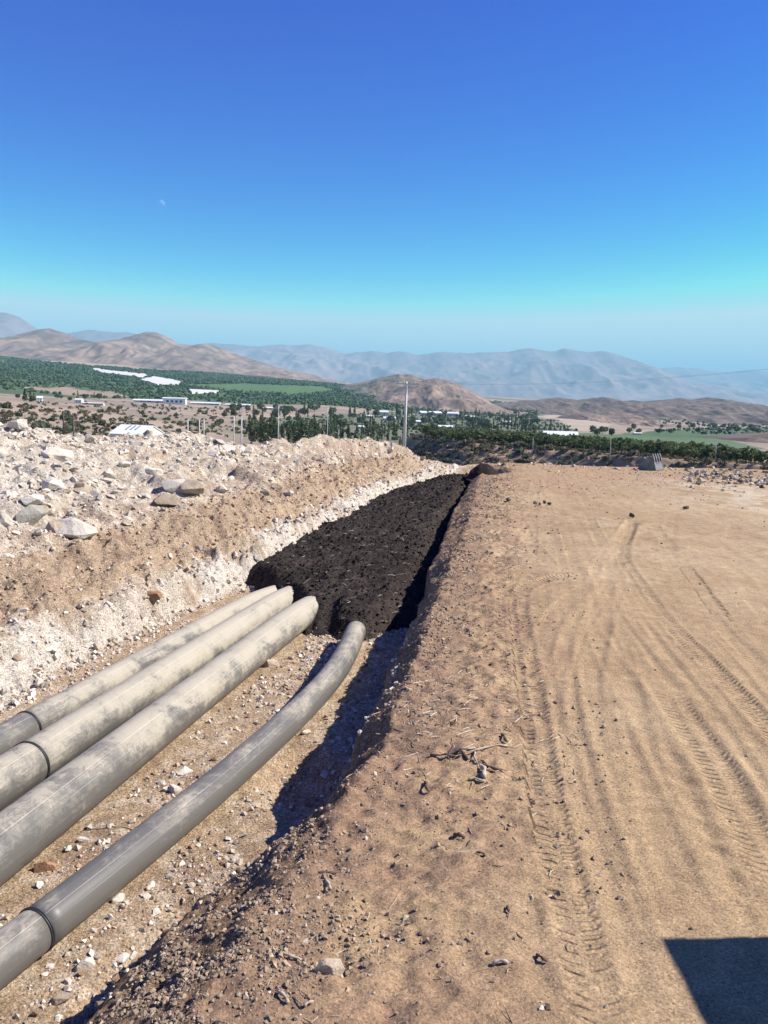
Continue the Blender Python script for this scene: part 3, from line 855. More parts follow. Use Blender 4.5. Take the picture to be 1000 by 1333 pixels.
# --- heap rubble: the larger stones one by one, the rest joined
def f_heap(x, y):
    k = zones(x, y)
    m = (x < k['bx'] + .3) & (x > k['cx'] - .6) & inview(x, y, .12) & (y < 36)
    d = .35 + .65 * sst(-.2, 2.2, k['bx'] - x)
    return m * d * (.35 + .65 * sst(.4, .6, fbm(x, y, .6, 2, 81)))
def big_stones(n, fn, x0, x1, y0, y1, smin, smax, parent, mats, sink=.3, py=1.3, zf=zg):
    x, y = sample(n, x0, x1, y0, y1, fn, py)
    sz = smin * (smax / smin) ** (rng.random(n) ** 2.2)
    for i in range(n):
        o = link('stone', ROCK_ME[int(rng.integers(len(ROCK_ME)))], None, parent)
        s = sz[i]
        o.location = (x[i], y[i], float(zf(x[i], y[i])) + s * (.5 - sink) * .8)
        o.rotation_euler = (rng.normal(0, .4), rng.normal(0, .4), rng.uniform(0, 6.28))
        o.scale = (s * rng.uniform(.75, 1.1), s * rng.uniform(.6, 1), s * rng.uniform(.55, .9))
        o.data = o.data
        m = mats[int(rng.integers(len(mats)))]
        o.material_slots[0].link = 'OBJECT'; o.material_slots[0].material = m
for me in ROCK_ME: me.materials.append(M_ROCK)
big_stones(300, f_heap, -16, 3, 8, 35.5, .075, .27, heap, [M_ROCK, M_ROCK, M_ROCK, M_ROCK, M_ROCKTAN, M_ROCKGRN], .42, 1.2)
n = 9000
x, y = sample(n, -16, 3, 8, 35.5, f_heap, 1.2)
s = .014 * (.10 / .014) ** (rng.random(n) ** 2.6) * (1 + .02 * y)
scatter_mesh('rubble', np.stack([x, y, zg(x, y) - s * .05], 1), s, colset(n, PALE, [6, 5, 2.0, .5, .3], .08), MIDR, M_STUFF, heap)
# --- left bank: white layer crumbs and brown clods
def f_bank(x, y):
    k = zones(x, y); return ((x > k['bx'] - .2) & (x < k['tl'] + .25) & inview(x, y)) * 1.0
n = 10000
x, y = sample(n, -9, 4, 7, 36, f_bank, 1.3)
k = zones(x, y); w = (x - k['pl'] + rng.normal(0, .22, n)) > -.25
s = .012 * (.085 / .012) ** (rng.random(n) ** 2.6) * (1 + .012 * y) * np.where(w, 1.0, .62)
cc = np.where(w[:, None], colset(n, [(.64, .565, .47), (.58, .495, .395), (.46, .36, .26)], [5, 4, 2], .12), colset(n, [(.42, .295, .195), (.32, .205, .13), (.58, .49, .385)], [4, 3, 1.8]))
scatter_mesh('crumbled_stone', np.stack([x, y, zg(x, y) + s * .3], 1), s, cc, TINY, M_STUFF, wall_l)
big_stones(60, lambda x, y: ((x > zones(x, y)['pl'] - .2) & (x < zones(x, y)['tl'] + .15) & inview(x, y)) * 1.0, -8, 1, 8.5, 24, .035, .11, wall_l, [M_ROCK, M_ROCK, M_ROCKTAN], .35, 1.2)
# --- trench floor stones
def f_floor(x, y):
    k = zones(x, y)
    return ((x > k['tl'] - .1) & (x < k['tr'] + .2) & inview(x, y) & (y < 14.2) & offpipe(x, y, .03)) * (.25 + .75 * sst(.42, .62, fbm(x, y, 1.1, 3, 83)))
big_stones(70, f_floor, -6, .5, 3.5, 14, .03, .075, trench_floor, [M_ROCK, M_ROCK, M_ROCKTAN], .25, 1.4)
n = 15000
x, y = sample(n, -6, .5, 3.3, 14.5, f_floor, 1.5)
s = .0045 * (.042 / .0045) ** (rng.random(n) ** 3.0) * (.8 + .05 * y)
scatter_mesh('gravel', np.stack([x, y, zg(x, y) + s * .2], 1), s, colset(n, PALE + [(.30, .19, .12)], [4, 4, 3, 2, .6, 2]), TINY, M_STUFF, trench_floor)
# --- right edge: clods and pebbles
def f_edge(x, y):
    k = zones(x, y); d = x - k['er']
    return ((x > k['lx'] + .12) & (d < 2.3) & inview(x, y) & (y < 34)) * (1 - .9 * sst(.0, 1.3, d)) * (.04 + .96 * sst(.50, .62, fbm(x, y, 1.4, 3, 84)))
n = 27000
x, y = sample(n, -3, 6, 3.2, 30, f_edge, 3.2)
s = .0042 * (.028 / .0042) ** (rng.random(n) ** 3.6) * (.75 + .045 * y)
scatter_mesh('soil_clods', np.stack([x, y, zg(x, y) + s * .25], 1), s, colset(n, SOILC, [5, 3, 4, .8], .12), TINY, M_STUFF, wall_r)
n = 5000
def f_lip(x, y): 
    k = zones(x, y); return ((x > k['lx'] + .08) & (x < k['er'] + .45) & inview(x, y)) * (.2 + .8 * sst(.45, .6, fbm(x, y, 1.7, 3, 86)))
x, y = sample(n, -3, 3, 3.2, 20, f_lip, 2.2)
s = .009 * (.036 / .009) ** (rng.random(n) ** 3.2) * (.8 + .03 * y)
scatter_mesh('soil_lumps', np.stack([x, y, zg(x, y) - s * .1], 1), s, colset(n, SOILC, [5, 3, 4, .4], .1), PEBB, M_STUFF, wall_r)
# --- yard pebbles
def f_yard(x, y):
    k = zones(x, y); d = x - k['er']
    return ((d > .3) & inview(x, y) & (y < 36)) * (.03 + .5 * (1 - sst(.6, 2.2, d)) + .35 * sst(.55, .7, fbm(x, y, .8, 3, 85)) * sst(18, 26, y) + .5 * sst(25, 31, y) * sst(6, 10, x))
n = 7000
x, y = sample(n, -1.5, 20, 3.2, 36, f_yard, 1.9)
s = .003 * (.022 / .003) ** (rng.random(n) ** 4) * (.8 + .05 * y)
scatter_mesh('pebbles', np.stack([x, y, zg(x, y) + s * .2], 1), s, colset(n, [(.34, .25, .17), (.50, .42, .33), (.25, .18, .13), (.62, .55, .47)], [4, 2, 3, 1]), TINY, M_STUFF, ground)
def f_edgeln(x, y): return (inview(x, y) & (y > 29)) * (.15 + .85 * sst(33.5, 36, y))
big_stones(70, f_edgeln, 4.6, 19, 29, 37.2, .07, .2, ground, [M_ROCK, M_ROCKTAN, M_ROCKTAN, M_ROCKDRK], .35, .6)
# --- mulch: clods, chips and straw
n = 9000
x, y = sample(n, -3.4, 4.2, 12.8, 35.5, lambda a, b: ((z_mulch(a, b) > zg(a, b) + .0) & inview(a, b)) * 1.0, 1.5)
s = .009 * (.045 / .009) ** (rng.random(n) ** 2.6) * (.6 + .03 * y)
scatter_mesh('mulch_clods', np.stack([x, y, zm(x, y) + s * .2], 1), s, colset(n, [(.022, .018, .016), (.035, .027, .022), (.012, .010, .009)], [4, 2, 3], .25), TINY, M_MULCH, mulch)
def twigs(name, x, y, zf, ln0, ln1, rad, cols, parent):
    n = len(x); V = []; T = []; Cc = []
    for i in range(n):
        a = rng.uniform(0, np.pi); L = rng.uniform(ln0, ln1) / 2; tl = rng.normal(0, .12)
        c = np.array([x[i], y[i], float(zf(x[i], y[i])) + rad * .8]); d = np.array([np.cos(a), np.sin(a), tl]); sd_ = np.array([-np.sin(a), np.cos(a), 0]) * rad; up = np.array([0, 0, rad * 1.2])
        b = len(V)
        bend = up * rng.uniform(-1, 2) + sd_ * rng.uniform(-2, 2)
        for q, w in ((-L, .7), (0, 1), (L, .5)):
            m = c + d * q + (bend if q == 0 else 0)
            V += [m - sd_ * w, m + sd_ * w, m + up * w]
        for k in (0, 3):
            for e in range(3):
                p, r2 = b + k + e, b + k + (e + 1) % 3
                T += [(p, r2, r2 + 3), (p, r2 + 3, p + 3)]
        T += [(b, b + 2, b + 1), (b + 6, b + 7, b + 8)]
        Cc += [cols[int(rng.integers(len(cols)))]] * 9
    o = link(name, mesh_tris(name, np.array(V), np.array(T), np.array(Cc)), M_STUFF, parent); o['kind'] = 'stuff'
    return o
x, y = sample(260, -3, 4, 13.2, 32, lambda a, b: ((z_mulch(a, b) > zg(a, b) + .03)) * 1.0, 1.6)
twigs('straw', x, y, zm, .04, .22, .006, [(.30, .25, .19), (.20, .16, .12), (.42, .38, .32)], mulch)
def f_tw(x, y): return inview(x, y) * np.exp(-((x - .75) / .55) ** 2 - ((y - 7.6) / .9) ** 2)
x, y = sample(240, -.5, 2, 5, 10, f_tw, 1)
twigs('dry_twigs', x, y, zg, .04, .2, .0045, [(.55, .47, .37), (.40, .31, .22), (.26, .19, .13)], ground)
x, y = sample(160, -1.4, 2.5, 3.5, 12, lambda a, b: inview(a, b) * ((a > zones(a, b)['er'] - .1) & (a < zones(a, b)['er'] + 1.9)), 1.6)
twigs('dry_twigs', x, y, zg, .03, .14, .004, [(.55, .47, .37), (.40, .31, .22), (.2, .14, .1)], ground)

# --- rocks that stand out
def fine_rock(seed, flat, npts=19, sub=3, rough=.045):
    v, t = hull_rock(npts, flat, seed, .25, .75)
    me = bpy.data.meshes.new('rock'); me.from_pydata(v.tolist(), [], t.tolist())
    bm = bmesh.new(); bm.from_mesh(me)
    bmesh.ops.bevel(bm, geom=bm.edges[:], offset=.03, segments=1, profile=.5, affect='EDGES')
    bmesh.ops.triangulate(bm, faces=bm.faces)
    bmesh.ops.subdivide_edges(bm, edges=bm.edges[:], cuts=2, use_grid_fill=True)
    for w in bm.verts:
        c = w.co
        k = (float(fbm(np.array(c.x * 3 + seed), np.array(c.y * 3 + c.z * 2.3), 1, 3, seed)) - .5) * rough * 2.4
        w.co = c + c.normalized() * k
    bmesh.ops.recalc_face_normals(bm, faces=bm.faces)
    bm.to_mesh(me); bm.free()
    return me
def rock(px, py, w, h, mat, label, seed, tilt=(0, 0, 0), depth=1.0, name='rock', sink=.33, on=None, group=None):
    """w, h: size in picture points; stands on the ground at that place"""
    p = hit(px, py + h * .35)
    if on is not None: p = np.array(on)
    dist = math.hypot(p[0], p[1], CAM_H - p[2]) / math.cos(math.atan(math.hypot(px - 500, py - 666) / FPX)) * math.cos(math.atan(math.hypot(px - 500, py - 666) / FPX)) ** 2
    m = dist / FPX
    a, c = w * m / 2, h * m / 2
    me = fine_rock(seed, .95)
    o = link(name, me, mat)
    o.scale = (a, max(a * depth * .8, c * .8), c * 1.05)
    o.rotation_euler = tilt
    o.location = (p[0], p[1], p[2] + c * (1 - sink * 2) * .8)
    tag(o, label, 'rock', group)
    return o
BR = 'large rocks lying on the spoil bank'
FR = 'loose stones on the trench floor'
rock(98, 690, 64, 27, M_ROCK, 'largest pale slab on the bank, tilted above a dark brown hollow', 1, (.3, .22, .15), 1.0, group=BR, sink=.16)
rock(74, 684, 40, 30, M_ROCKTAN, 'sandy block pushed up against the left of the largest slab', 2, (.1, -.2, .5), .9, group=BR)
rock(87, 662, 42, 15, M_ROCKTAN, 'flat tan slab lying just above the largest slab', 3, (.15, .12, .1), 1.0, group=BR)
rock(42, 670, 50, 34, M_ROCKGRN, 'grey green boulder left of the sandy block', 4, (.2, .1, .8), .9, group=BR)
rock(24, 554, 28, 20, M_ROCK, 'squarish white block standing on the heap crest at the far left', 5, (0, 0, .1), .8, group=BR, sink=.05)
rock(88, 557, 32, 13, M_ROCK, 'long rounded white boulder on the heap crest', 6, (0, .1, 0), .8, group=BR, sink=.1)
rock(232, 632, 46, 20, M_ROCK, 'pale boulder joined to the brown ended boulder mid bank', 7, (.2, .1, .3), .8, group=BR)
rock(250, 636, 34, 19, M_ROCKTAN, 'brown ended boulder with a dark shaded face mid bank', 8, (.5, -.1, .4), .9, group=BR, sink=.05)
rock(198, 611, 28, 17, M_ROCK, 'boxy grey white block above the brown ended boulder', 9, (.1, .05, .2), .9, group=BR)
rock(141, 615, 22, 20, M_ROCK, 'pale wedge shaped rock with a dark underside on the heap', 10, (.45, .3, .4), .9, group=BR)
rock(103, 633, 16, 15, M_ROCKTAN, 'small upright tan rock on the heap above the slabs', 11, (.1, .3, .2), .9, group=BR)
rock(42, 648, 36, 18, M_ROCK, 'broad pale rock with a dark lip above the grey green boulder', 12, (.4, .05, .3), .9, group=BR)
rock(163, 603, 18, 11, M_ROCK, 'small white rock beside the pale wedge rock', 13, (.1, .05, .7), .9, group=BR)
rock(288, 637, 16, 12, M_ROCK, 'rounded grey white rock alone right of the brown boulder', 14, (0, .1, .2), .9, group=BR)
rock(6, 674, 22, 26, M_ROCK, 'pale block cut off by the left edge of the picture', 15, (.1, 0, .2), .9, group=BR)
rock(220, 652, 44, 12, M_ROCKTAN, 'thin flat slab jutting over a dark gap below the boulders', 16, (.1, .1, .1), 1.0, group=BR, sink=.05)
rock(197, 777, 30, 16, M_ROCKORG, 'red brown stone set into the white layer of the bank', 17, (.4, 0, .2), .7, group=BR, sink=.35)
rock(76, 588, 44, 26, M_ROCK, 'wide smooth pale boulder half buried near the heap top', 18, (.3, .1, .3), .7, group=BR, sink=.4)
rock(70, 628, 30, 22, M_ROCK, 'broken pale rock among the rubble on the left', 19, (.3, .3, .6), .8, group=BR)
rock(300, 622, 14, 9, M_ROCK, 'small white stone at the edge of the brown bank', 20, (0, 0, 1), .9, group=BR)
rock(345, 640, 13, 10, M_ROCKGRN, 'small grey stone on the brown bank above the mulch', 21, (0, .2, 0), .9, group=BR)
rock(376, 640, 14, 9, M_ROCK, 'white stone on the bank straight above the pipe ends', 22, (.1, .2, 0), .9, group=BR)
rock(352, 862, 26, 15, M_ROCKTAN, 'brown stone lying against the thickest pipe near the mulch', 31, (0, .2, .4), .8, group=FR)
rock(58, 1126, 30, 22, M_ROCKORG, 'orange brown stone between the thickest pipe and the dark pipe', 32, (.3, .2, .3), .9, group=FR)
rock(113, 1251, 30, 21, M_ROCK, 'cream coloured stone on the floor below the dark pipe', 33, (.1, .1, .5), .9, group=FR)
rock(82, 1298, 30, 16, M_ROCKTAN, 'low buff stone at the bottom below the cream stone', 34, (.1, .1, .5), .9, group=FR, sink=.35)
rock(154, 1170, 20, 12, M_ROCK, 'white stone close under the lower edge of the dark pipe', 35, (.1, .1, .5), .9, group=FR)
rock(227, 1028, 18, 13, M_ROCK, 'angular white stone beside the upper edge of the dark pipe', 36, (.1, .3, .1), .9, group=FR)
rock(240, 1002, 24, 13, M_ROCK, 'flat whitish stone in the stony strip between pipes', 37, (.05, .1, .6), .9, group=FR)
rock(109, 1093, 16, 13, M_ROCK, 'sharp white stone near the orange brown stone', 38, (.4, .3, .1), .9, group=FR)
rock(398, 952, 14, 9, M_ROCK, 'white stone by the shaded foot of the bent pipe', 39, (0, 0, .4), .9, group=FR)
rock(430, 1256, 38, 30, M_ROCKTAN, 'flat sunlit tan rock on the soil in the foreground', 63, (.15, .25, 1.1), 1.25, sink=.36)
rock(525, 795, 13, 10, M_ROCKTAN, 'tan stone on the trench rim beside the mulch', 42, (0, .1, .2), .9)
rock(518, 772, 11, 9, M_ROCKORG, 'small orange stone on the trench rim above the tan stone', 43, (0, .3, .2), .9)
rock(822, 672, 8, 8, M_ROCKDRK, 'lone dark stone on the yard at the head of a tyre track', 44, (0, .3, .2), .9, sink=0)
rock(893, 661, 9, 6, M_ROCKDRK, 'dark stone on the pale patch of the yard', 45, (0, .1, .2), .9, sink=0)
rock(662, 650, 8, 6, M_ROCKDRK, 'small dark stone by the far left side of the yard', 46, (0, .1, .2), .9, sink=0)
rock(945, 622, 12, 8, M_ROCK, 'pale stone at the right edge near the rubble pile', 47, (0, .1, .2), .9, sink=.1)
for i, (qx, qy) in enumerate([(697, 655), (703, 656), (709, 654), (715, 656)]):
    rock(qx, qy, 6, 5, M_ROCKDRK, 'small dark stone in the short row across the far yard', 50 + i, (0, .2, i), .9, sink=0, group='row of dark stones on the yard')
mulch_stone = rock(429, 817, 9, 9, M_ROCKTAN, 'pinkish stone on the front slope of the mulch', 55, (0, .3, 0), .9)
p = at(429, 819, -.78); mulch_stone.location = (p[0], p[1], float(zm(p[0], p[1])) + .03)
p = at(523, 703, -.45)
o = rock(523, 703, 7, 7, M_ROCKORG, 'reddish clod lying on the mulch surface', 56, (0, .3, 0), .9, on=(p[0], p[1], float(zm(p[0], p[1])) + .02))

# ------------------------------------------------------------------ sticks
def stick(x0, y0, x1, y1, r, mat, label, group=None, zf=None, name='stick'):
    a, b = hit(x0, y0), hit(x1, y1)
    if zf is not None:
        a = at(x0, y0, -.45); b = at(x1, y1, -.45); a[2] = float(zf(a[0], a[1])); b[2] = float(zf(b[0], b[1]))
    n = 7; pts = []; d = b - a
    side = np.array([-d[1], d[0], 0]); side = side / (np.linalg.norm(side) + 1e-6)
    for i in range(n):
        t = i / (n - 1); q = a + d * t + side * math.sin(t * 7 + x0) * .04 * np.linalg.norm(d)
        gz = max(float(zg(q[0], q[1])), q[2]) if zf is None else float(zf(q[0], q[1]))
        q = np.array([q[0], q[1], gz + r * (.9 + .9 * math.sin(t * 3.1)) ]); pts.append(q)
    c = pts[n // 2].copy(); c[2] -= r
    mb = MB().tube([q - c for q in pts], [r * (.75 + .35 * math.sin(i * 1.9 + x0)) for i in range(n)], 7)
    o = mb.build(name, mat, None, True, loc=tuple(c))
    return tag(o, label, 'stick', group)
SG = 'broken sticks beside the tyre tracks'
for a in [(560, 988, 600, 990, .013, M_BARK, 'dark stick at the left end of the stick litter'),
          (582, 985, 610, 992, .014, M_BARK, 'dark crooked stick in the middle of the stick litter'),
          (600, 981, 660, 974, .009, M_WOOD, 'longest pale twig reaching right towards the tracks'),
          (598, 978, 620, 977, .010, M_WOOD, 'pale peeled stick above the long pale twig'),
          (617, 984, 620, 996, .010, M_WOOD, 'short stick pointing away below the long twig'),
          (626, 991, 636, 1001, .010, M_BARK, 'small dark slanting stick in the stick litter'),
          (629, 1001, 653, 1007, .014, M_BARK, 'dark stick meeting the thick pale stub'),
          (627, 1003, 632, 1017, .024, M_WOOD, 'thickest pale wooden stub in the stick litter'),
          (609, 1017, 632, 1019, .011, M_WOOD, 'lowest level stick below the thick stub'),
          (653, 958, 660, 969, .016, M_BARK, 'dark stub lying alone near the left tyre track'),
          (553, 1020, 558, 1033, .014, M_BARK, 'dark upright looking chip left of the stick litter'),
          (592, 1092, 603, 1095, .018, M_BARK, 'curled dark bark piece below the stick litter'),
          (620, 1112, 632, 1118, .009, M_BARK, 'thin dark stick left of the boot hollow'),
          (640, 1262, 662, 1256, .012, M_WOOD, 'pale stick on the bare soil at the bottom'),
          (698, 1250, 712, 1258, .011, M_BARK, 'dark stick beside the lowest tyre marks'),
          (660, 1182, 663, 1190, .009, M_BARK, 'tiny dark stick on the bare tan soil'),
          (424, 1148, 430, 1162, .012, M_WOOD, 'short pale stub on the clods above the tan rock'),
          (366, 1246, 392, 1256, .010, M_WOOD, 'pale twig left of the tan rock'),
          (362, 1296, 376, 1310, .011, M_WOOD, 'pale chip at the bottom left of the tan rock'),
          (396, 1318, 408, 1310, .010, M_WOOD, 'buff chip below the tan rock at the bottom'),
          (415, 1142, 440, 1140, .009, M_BARK, 'dark twig among the clods above the pale stub')]:
    stick(*a, group=SG)
stick(478, 800, 502, 799, .014, M_WOOD, 'white weathered branch lying across the mulch', zf=zm)
stick(477, 789, 496, 799, .008, M_WOOD, 'thin white twig forking off the branch on the mulch', zf=zm)
stick(110, 1080, 175, 1080, .006, M_WOOD, 'thin dry reed between the thickest pipe and dark pipe', zf=None)

# ------------------------------------------------------------------ excavator bucket
bp = hit(852, 612)
bk = empty('excavator_bucket', (bp[0] - .05, bp[1], bp[2] - .02), (0, 0, -.75))
bk.scale = (.88, .88, .88)
tag(bk, 'steel excavator bucket with teeth up at the far edge of the yard', 'bucket')
sidep = [(-.56, .0), (-.60, .10), (-.42, .40), (-.20, .62), (-.02, .72), (.10, .70), (.27, .34), (.36, .06), (.33, .0)]
for yy in (-.46, .43): MB().prism(sidep, yy, yy + .03).build('side_plate', M_STEEL, bk)
back = sidep[:6]
shellp = back + [(x + .04, z - .05) for x, z in back[:0:-1]] + [(-.52, .03)]
MB().prism(shellp, -.429, .429).build('shell', M_STEEL, bk)
MB().prism([(.31, .0), (.355, .06), (.20, .46), (.16, .44)], -.429, .429).build('front_lip', M_STEELW, bk)
MB().box((-.1, 0, .02), (.8, .85, .04)).build('base_plate', M_STEEL, bk)
for i in range(4):
    yy = -.40 + i * .265
    MB().prism([(.17, .40), (.25, .34), (.22, .56), (.10, .86), (.06, .85)], yy - .045, yy + .045).build('tooth', M_STEELW, bk)
for yy in (-.18, .18): MB().prism([(-.52, .30), (-.34, .54), (-.44, .66), (-.64, .44)], yy - .03, yy + .03).build('hinge_ear', M_STEEL, bk)

# ------------------------------------------------------------------ rubble pile by the yard edge
rp0 = hit(945, 626)
pile = empty('rubble_pile', tuple(rp0))
tag(pile, 'low pile of grey and white rubble at the right of the far yard', 'rubble pile')
for i in range(150):
    qx = rng.uniform(890, 1010); qy = rng.normal(625, 4.5) + (qx - 950) * .06
    if qx > 940 and rng.random() < .3: qy -= rng.uniform(0, 8)
    q = hit(qx, qy)
    s = rng.uniform(.05, .15) * (1.2 if rng.random() < .15 else .9)
    o = link('stone', ROCK_ME[int(rng.integers(16))], None, pile)
    o.location = (q[0] - rp0[0], q[1] - rp0[1], q[2] - rp0[2] + s * .3 + max(0, .25 - abs(qx - 935) * .006) * rng.random())
    o.rotation_euler = (rng.normal(0, .6), rng.normal(0, .6), rng.uniform(0, 6.28)); o.scale = (s, s * rng.uniform(.6, 1), s * rng.uniform(.5, .9))
    o.material_slots[0].link = 'OBJECT'; o.material_slots[0].material = [M_ROCKTAN, M_ROCKGRN, M_ROCKTAN, M_ROCKDRK, M_ROCK][int(rng.integers(5))]

# ------------------------------------------------------------------ dark mound added to paint the shade in the hole at the trench end
mp = at(630, 615, 0)
gx_, gy_ = np.meshgrid(np.linspace(-.75, .75, 40), np.linspace(-.9, .9, 44))
rr_ = np.sqrt((gx_ / .62) ** 2 + (gy_ / .8) ** 2)
gz_ = .30 * (1 - sst(.2, 1.05, rr_)) + (rdg(gx_, gy_, 2.6, 4, 301) - .6) * .22 * (1 - sst(.6, 1.1, rr_)) - .25 * sst(.85, 1.15, rr_)
gi_ = np.arange(gx_.size).reshape(gx_.shape)
gq_ = np.stack([gi_[:-1, :-1], gi_[:-1, 1:], gi_[1:, 1:], gi_[1:, :-1]], -1).reshape(-1, 4)
mound = link('shade_mound', mesh_tris('shade_mound', np.stack([gx_, gy_, gz_], -1).reshape(-1, 3), gq_, np.tile(np.array([.035, .027, .023]), (gx_.size, 1)), None, True), M_MULCH, loc=(mp[0], mp[1], float(zg(mp[0], mp[1] + .0)) + .14))
tag(mound, 'small dark mound added for the shade in the hole at the trench end', 'mound')

# ------------------------------------------------------------------ unseen cabin added right of the frame to cast the lower right shadow
cab_h = 2.75
sh = at(855, 1225, 0)
off = cab_h / math.tan(SUN_EL)
cx0, cy1 = sh[0] + off * math.cos(SUN_AZ), sh[1] + off * math.sin(SUN_AZ)
cab = empty('added_cabin', (cx0 + 1.2, cy1 - 3.0, .0))
tag(cab, 'added grey box shaped cabin beyond the right edge, placed to cast the lower right shadow', 'cabin')
mb = MB().box((0, 0, cab_h / 2 + .04), (2.36, 5.96, cab_h - .12)); mb.build('wall', M_CABIN, cab)
MB().box((0, 0, cab_h - .03), (2.4, 6.0, .06)).build('roof', M_CABIN, cab)
for sx in (-1, 1):
    for sy in (-1, 1): MB().box((sx * 1.14, sy * 2.94, cab_h / 2 + .01), (.12, .12, cab_h - .1)).build('corner_post', M_CABIN, cab)
for i in range(22): MB().box((-1.19, -2.7 + i * .257, cab_h / 2), (.03, .11, cab_h - .4)).build('wall_rib', M_CABIN, cab)
MB().box((-1.215, 1.2, 1.6), (.03, 1.0, .8)).build('window', M_GLASSDK, cab)
# ------------------------------------------------------------------ the valley
CTRL = [  # picture point and distance ahead of ground seen there
    (0, 545, 120), (0, 514, 500), (0, 502, 900), (0, 468, 3000),
    (100, 552, 130), (100, 526, 500), (100, 513, 900), (100, 472, 3000),
    (200, 562, 150), (200, 531, 500), (200, 517, 1000), (200, 482, 2800),
    (300, 568, 190), (300, 536, 520), (300, 520, 1100), (300, 494, 2600),
    (400, 575, 240), (400, 548, 480), (400, 527, 1000), (400, 500, 2500),
    (500, 578, 280), (500, 556, 600), (500, 529, 1300), (500, 511, 2600),
    (600, 560, 520), (600, 545, 1000), (600, 528, 2000),
    (700, 566, 480), (700, 547, 1000), (700, 531, 2300), (700, 519, 8000),
    (850, 580, 350), (850, 562, 700), (850, 548, 1400), (850, 536, 2800),
    (1000, 592, 300), (1000, 570, 700), (1000, 553, 1600), (1000, 541, 3000), (1000, 528, 9000),
    (-150, 540, 120), (-150, 462, 3000), (1150, 600, 300), (1150, 550, 2000)]
cp = np.array([atY(*c) for c in CTRL])
extra = [(-30, 48, -4.5), (0, 48, -8.5), (30, 48, -8.5), (-45, 70, -4.2), (0, 75, -9.5), (40, 70, -10), (75, 100, -13), (20, 140, -14), (70, 140, -15),
         (0, 14000, -60), (-6000, 14000, 60), (7000, 14000, -80), (0, 40000, -60), (-15000, 40000, 0), (16000, 40000, -80)]
cp = np.r_[cp, np.array(extra, float)]
def warp(x, y): return np.stack([x / y * 2.2, np.log(y)], -1)
def tps(r2): return np.where(r2 > 0, .5 * r2 * np.log(np.maximum(r2, 1e-12)), 0)
W = warp(cp[:, 0], cp[:, 1]); nW = len(W)
K = tps(((W[:, None] - W[None]) ** 2).sum(-1)) + np.eye(nW) * 2e-3
Pm = np.c_[np.ones(nW), W]
A = np.block([[K, Pm], [Pm.T, np.zeros((3, 3))]])
sl = (cp[:, 2] - CAM_H) / cp[:, 1]                       # interpolate the slope of sight
wts = np.linalg.solve(A, np.r_[sl, 0, 0, 0])
def z_far(x, y):
    sh_ = np.shape(x); x = np.ravel(x).astype(float); y = np.ravel(y).astype(float)
    q = warp(x, y); out = np.empty(len(q))
    for i in range(0, len(q), 40000):
        p = q[i:i + 40000]
        out[i:i + 40000] = tps(((p[:, None] - W[None]) ** 2).sum(-1)) @ wts[:nW] + wts[nW] + p @ wts[nW + 1:]
    z = CAM_H + out * y
    amp = np.clip((y - 60) / 200, 0, 1) * np.clip(y / 300, .3, 4)
    z = z + (fbm(x, y, 1 / 60, 4, 91) - .5) * 1.6 * amp
    return z.reshape(sh_)
rows = np.exp(np.linspace(math.log(44), math.log(42000), 270))
cols_ = np.linspace(-1.1, 1.1, 400)
RR, YY = np.meshgrid(cols_, rows); XX = RR * YY
ZZ = z_far(XX, YY)
fpx, fpy = to_px(np.stack([XX, YY, ZZ], -1).reshape(-1, 3))
xf, yf = XX.ravel(), YY.ravel()
a1 = fbm(xf, yf, 1 / 90, 4, 92); a2 = fbm(xf, yf, 1 / 22, 4, 93); a3 = fbm(xf, yf, 1 / 600, 3, 94)
FC = np.tile(np.array([.36, .27, .20]), (len(xf), 1))
FC = lerp3(FC, (.27, .21, .16), sst(.42, .62, a1) * .8)
FC = lerp3(FC, (.16, .15, .10), sst(.55, .66, a2) * .7 * sst(90, 200, yf))
FC = lerp3(FC, (.10, .13, .07), sst(.46, .56, a3) * sst(1400, 3000, yf) * .8)
FIELDS = [  # soil and crop colours of the fields, as areas of the valley floor
    ([(-160, 455), (0, 466), (80, 474), (180, 482), (260, 486), (330, 492), (440, 502), (540, 514), (560, 528), (500, 534), (430, 528), (330, 526), (220, 520), (100, 518), (0, 512), (-160, 505)], (.075, .11, .05)),
    ([(240, 500), (330, 500), (420, 503), (440, 510), (380, 514), (290, 508)], (.09, .15, .05)),
    ([(20, 503), (90, 505), (150, 511), (165, 517), (100, 516), (60, 510)], (.34, .24, .18)),
    ([(0, 462), (90, 468), (180, 478), (180, 484), (90, 478), (0, 471)], (.40, .30, .22)),
    ([(660, 541), (760, 540), (800, 552), (760, 562), (690, 558)], (.42, .33, .25)),
    ([(860, 560), (1010, 556), (1010, 572), (880, 573), (800, 566)], (.07, .12, .05)),
    ([(300, 548), (420, 540), (520, 536), (620, 538), (720, 545), (760, 566), (640, 575), (480, 590), (330, 585)], (.15, .155, .10)),
    ([(440, 504), (560, 512), (640, 528), (720, 540), (640, 542), (540, 538), (450, 530)], (.10, .13, .075)),
    ([(720, 562), (830, 566), (950, 572), (1000, 585), (820, 580), (700, 570)], (.10, .15, .07)),
]
for poly, c in FIELDS:
    FC = lerp3(FC, c, in_poly(fpx + (a1 - .5) * 10, fpy + (a2 - .5) * 3, poly) * (yf > 300) * .95)
fi = np.arange(XX.size).reshape(XX.shape)
fq = np.stack([fi[:-1, :-1], fi[:-1, 1:], fi[1:, 1:], fi[1:, :-1]], -1).reshape(-1, 4)
valley = link('valley_floor', mesh_tris('valley_floor', np.stack([xf, yf, ZZ.ravel()], 1), fq, FC * ALB * (.85 + .3 * a2)[:, None], None, True), M_FAR)
tag(valley, 'dry valley floor with fields reaching to the mountains', kind='structure')
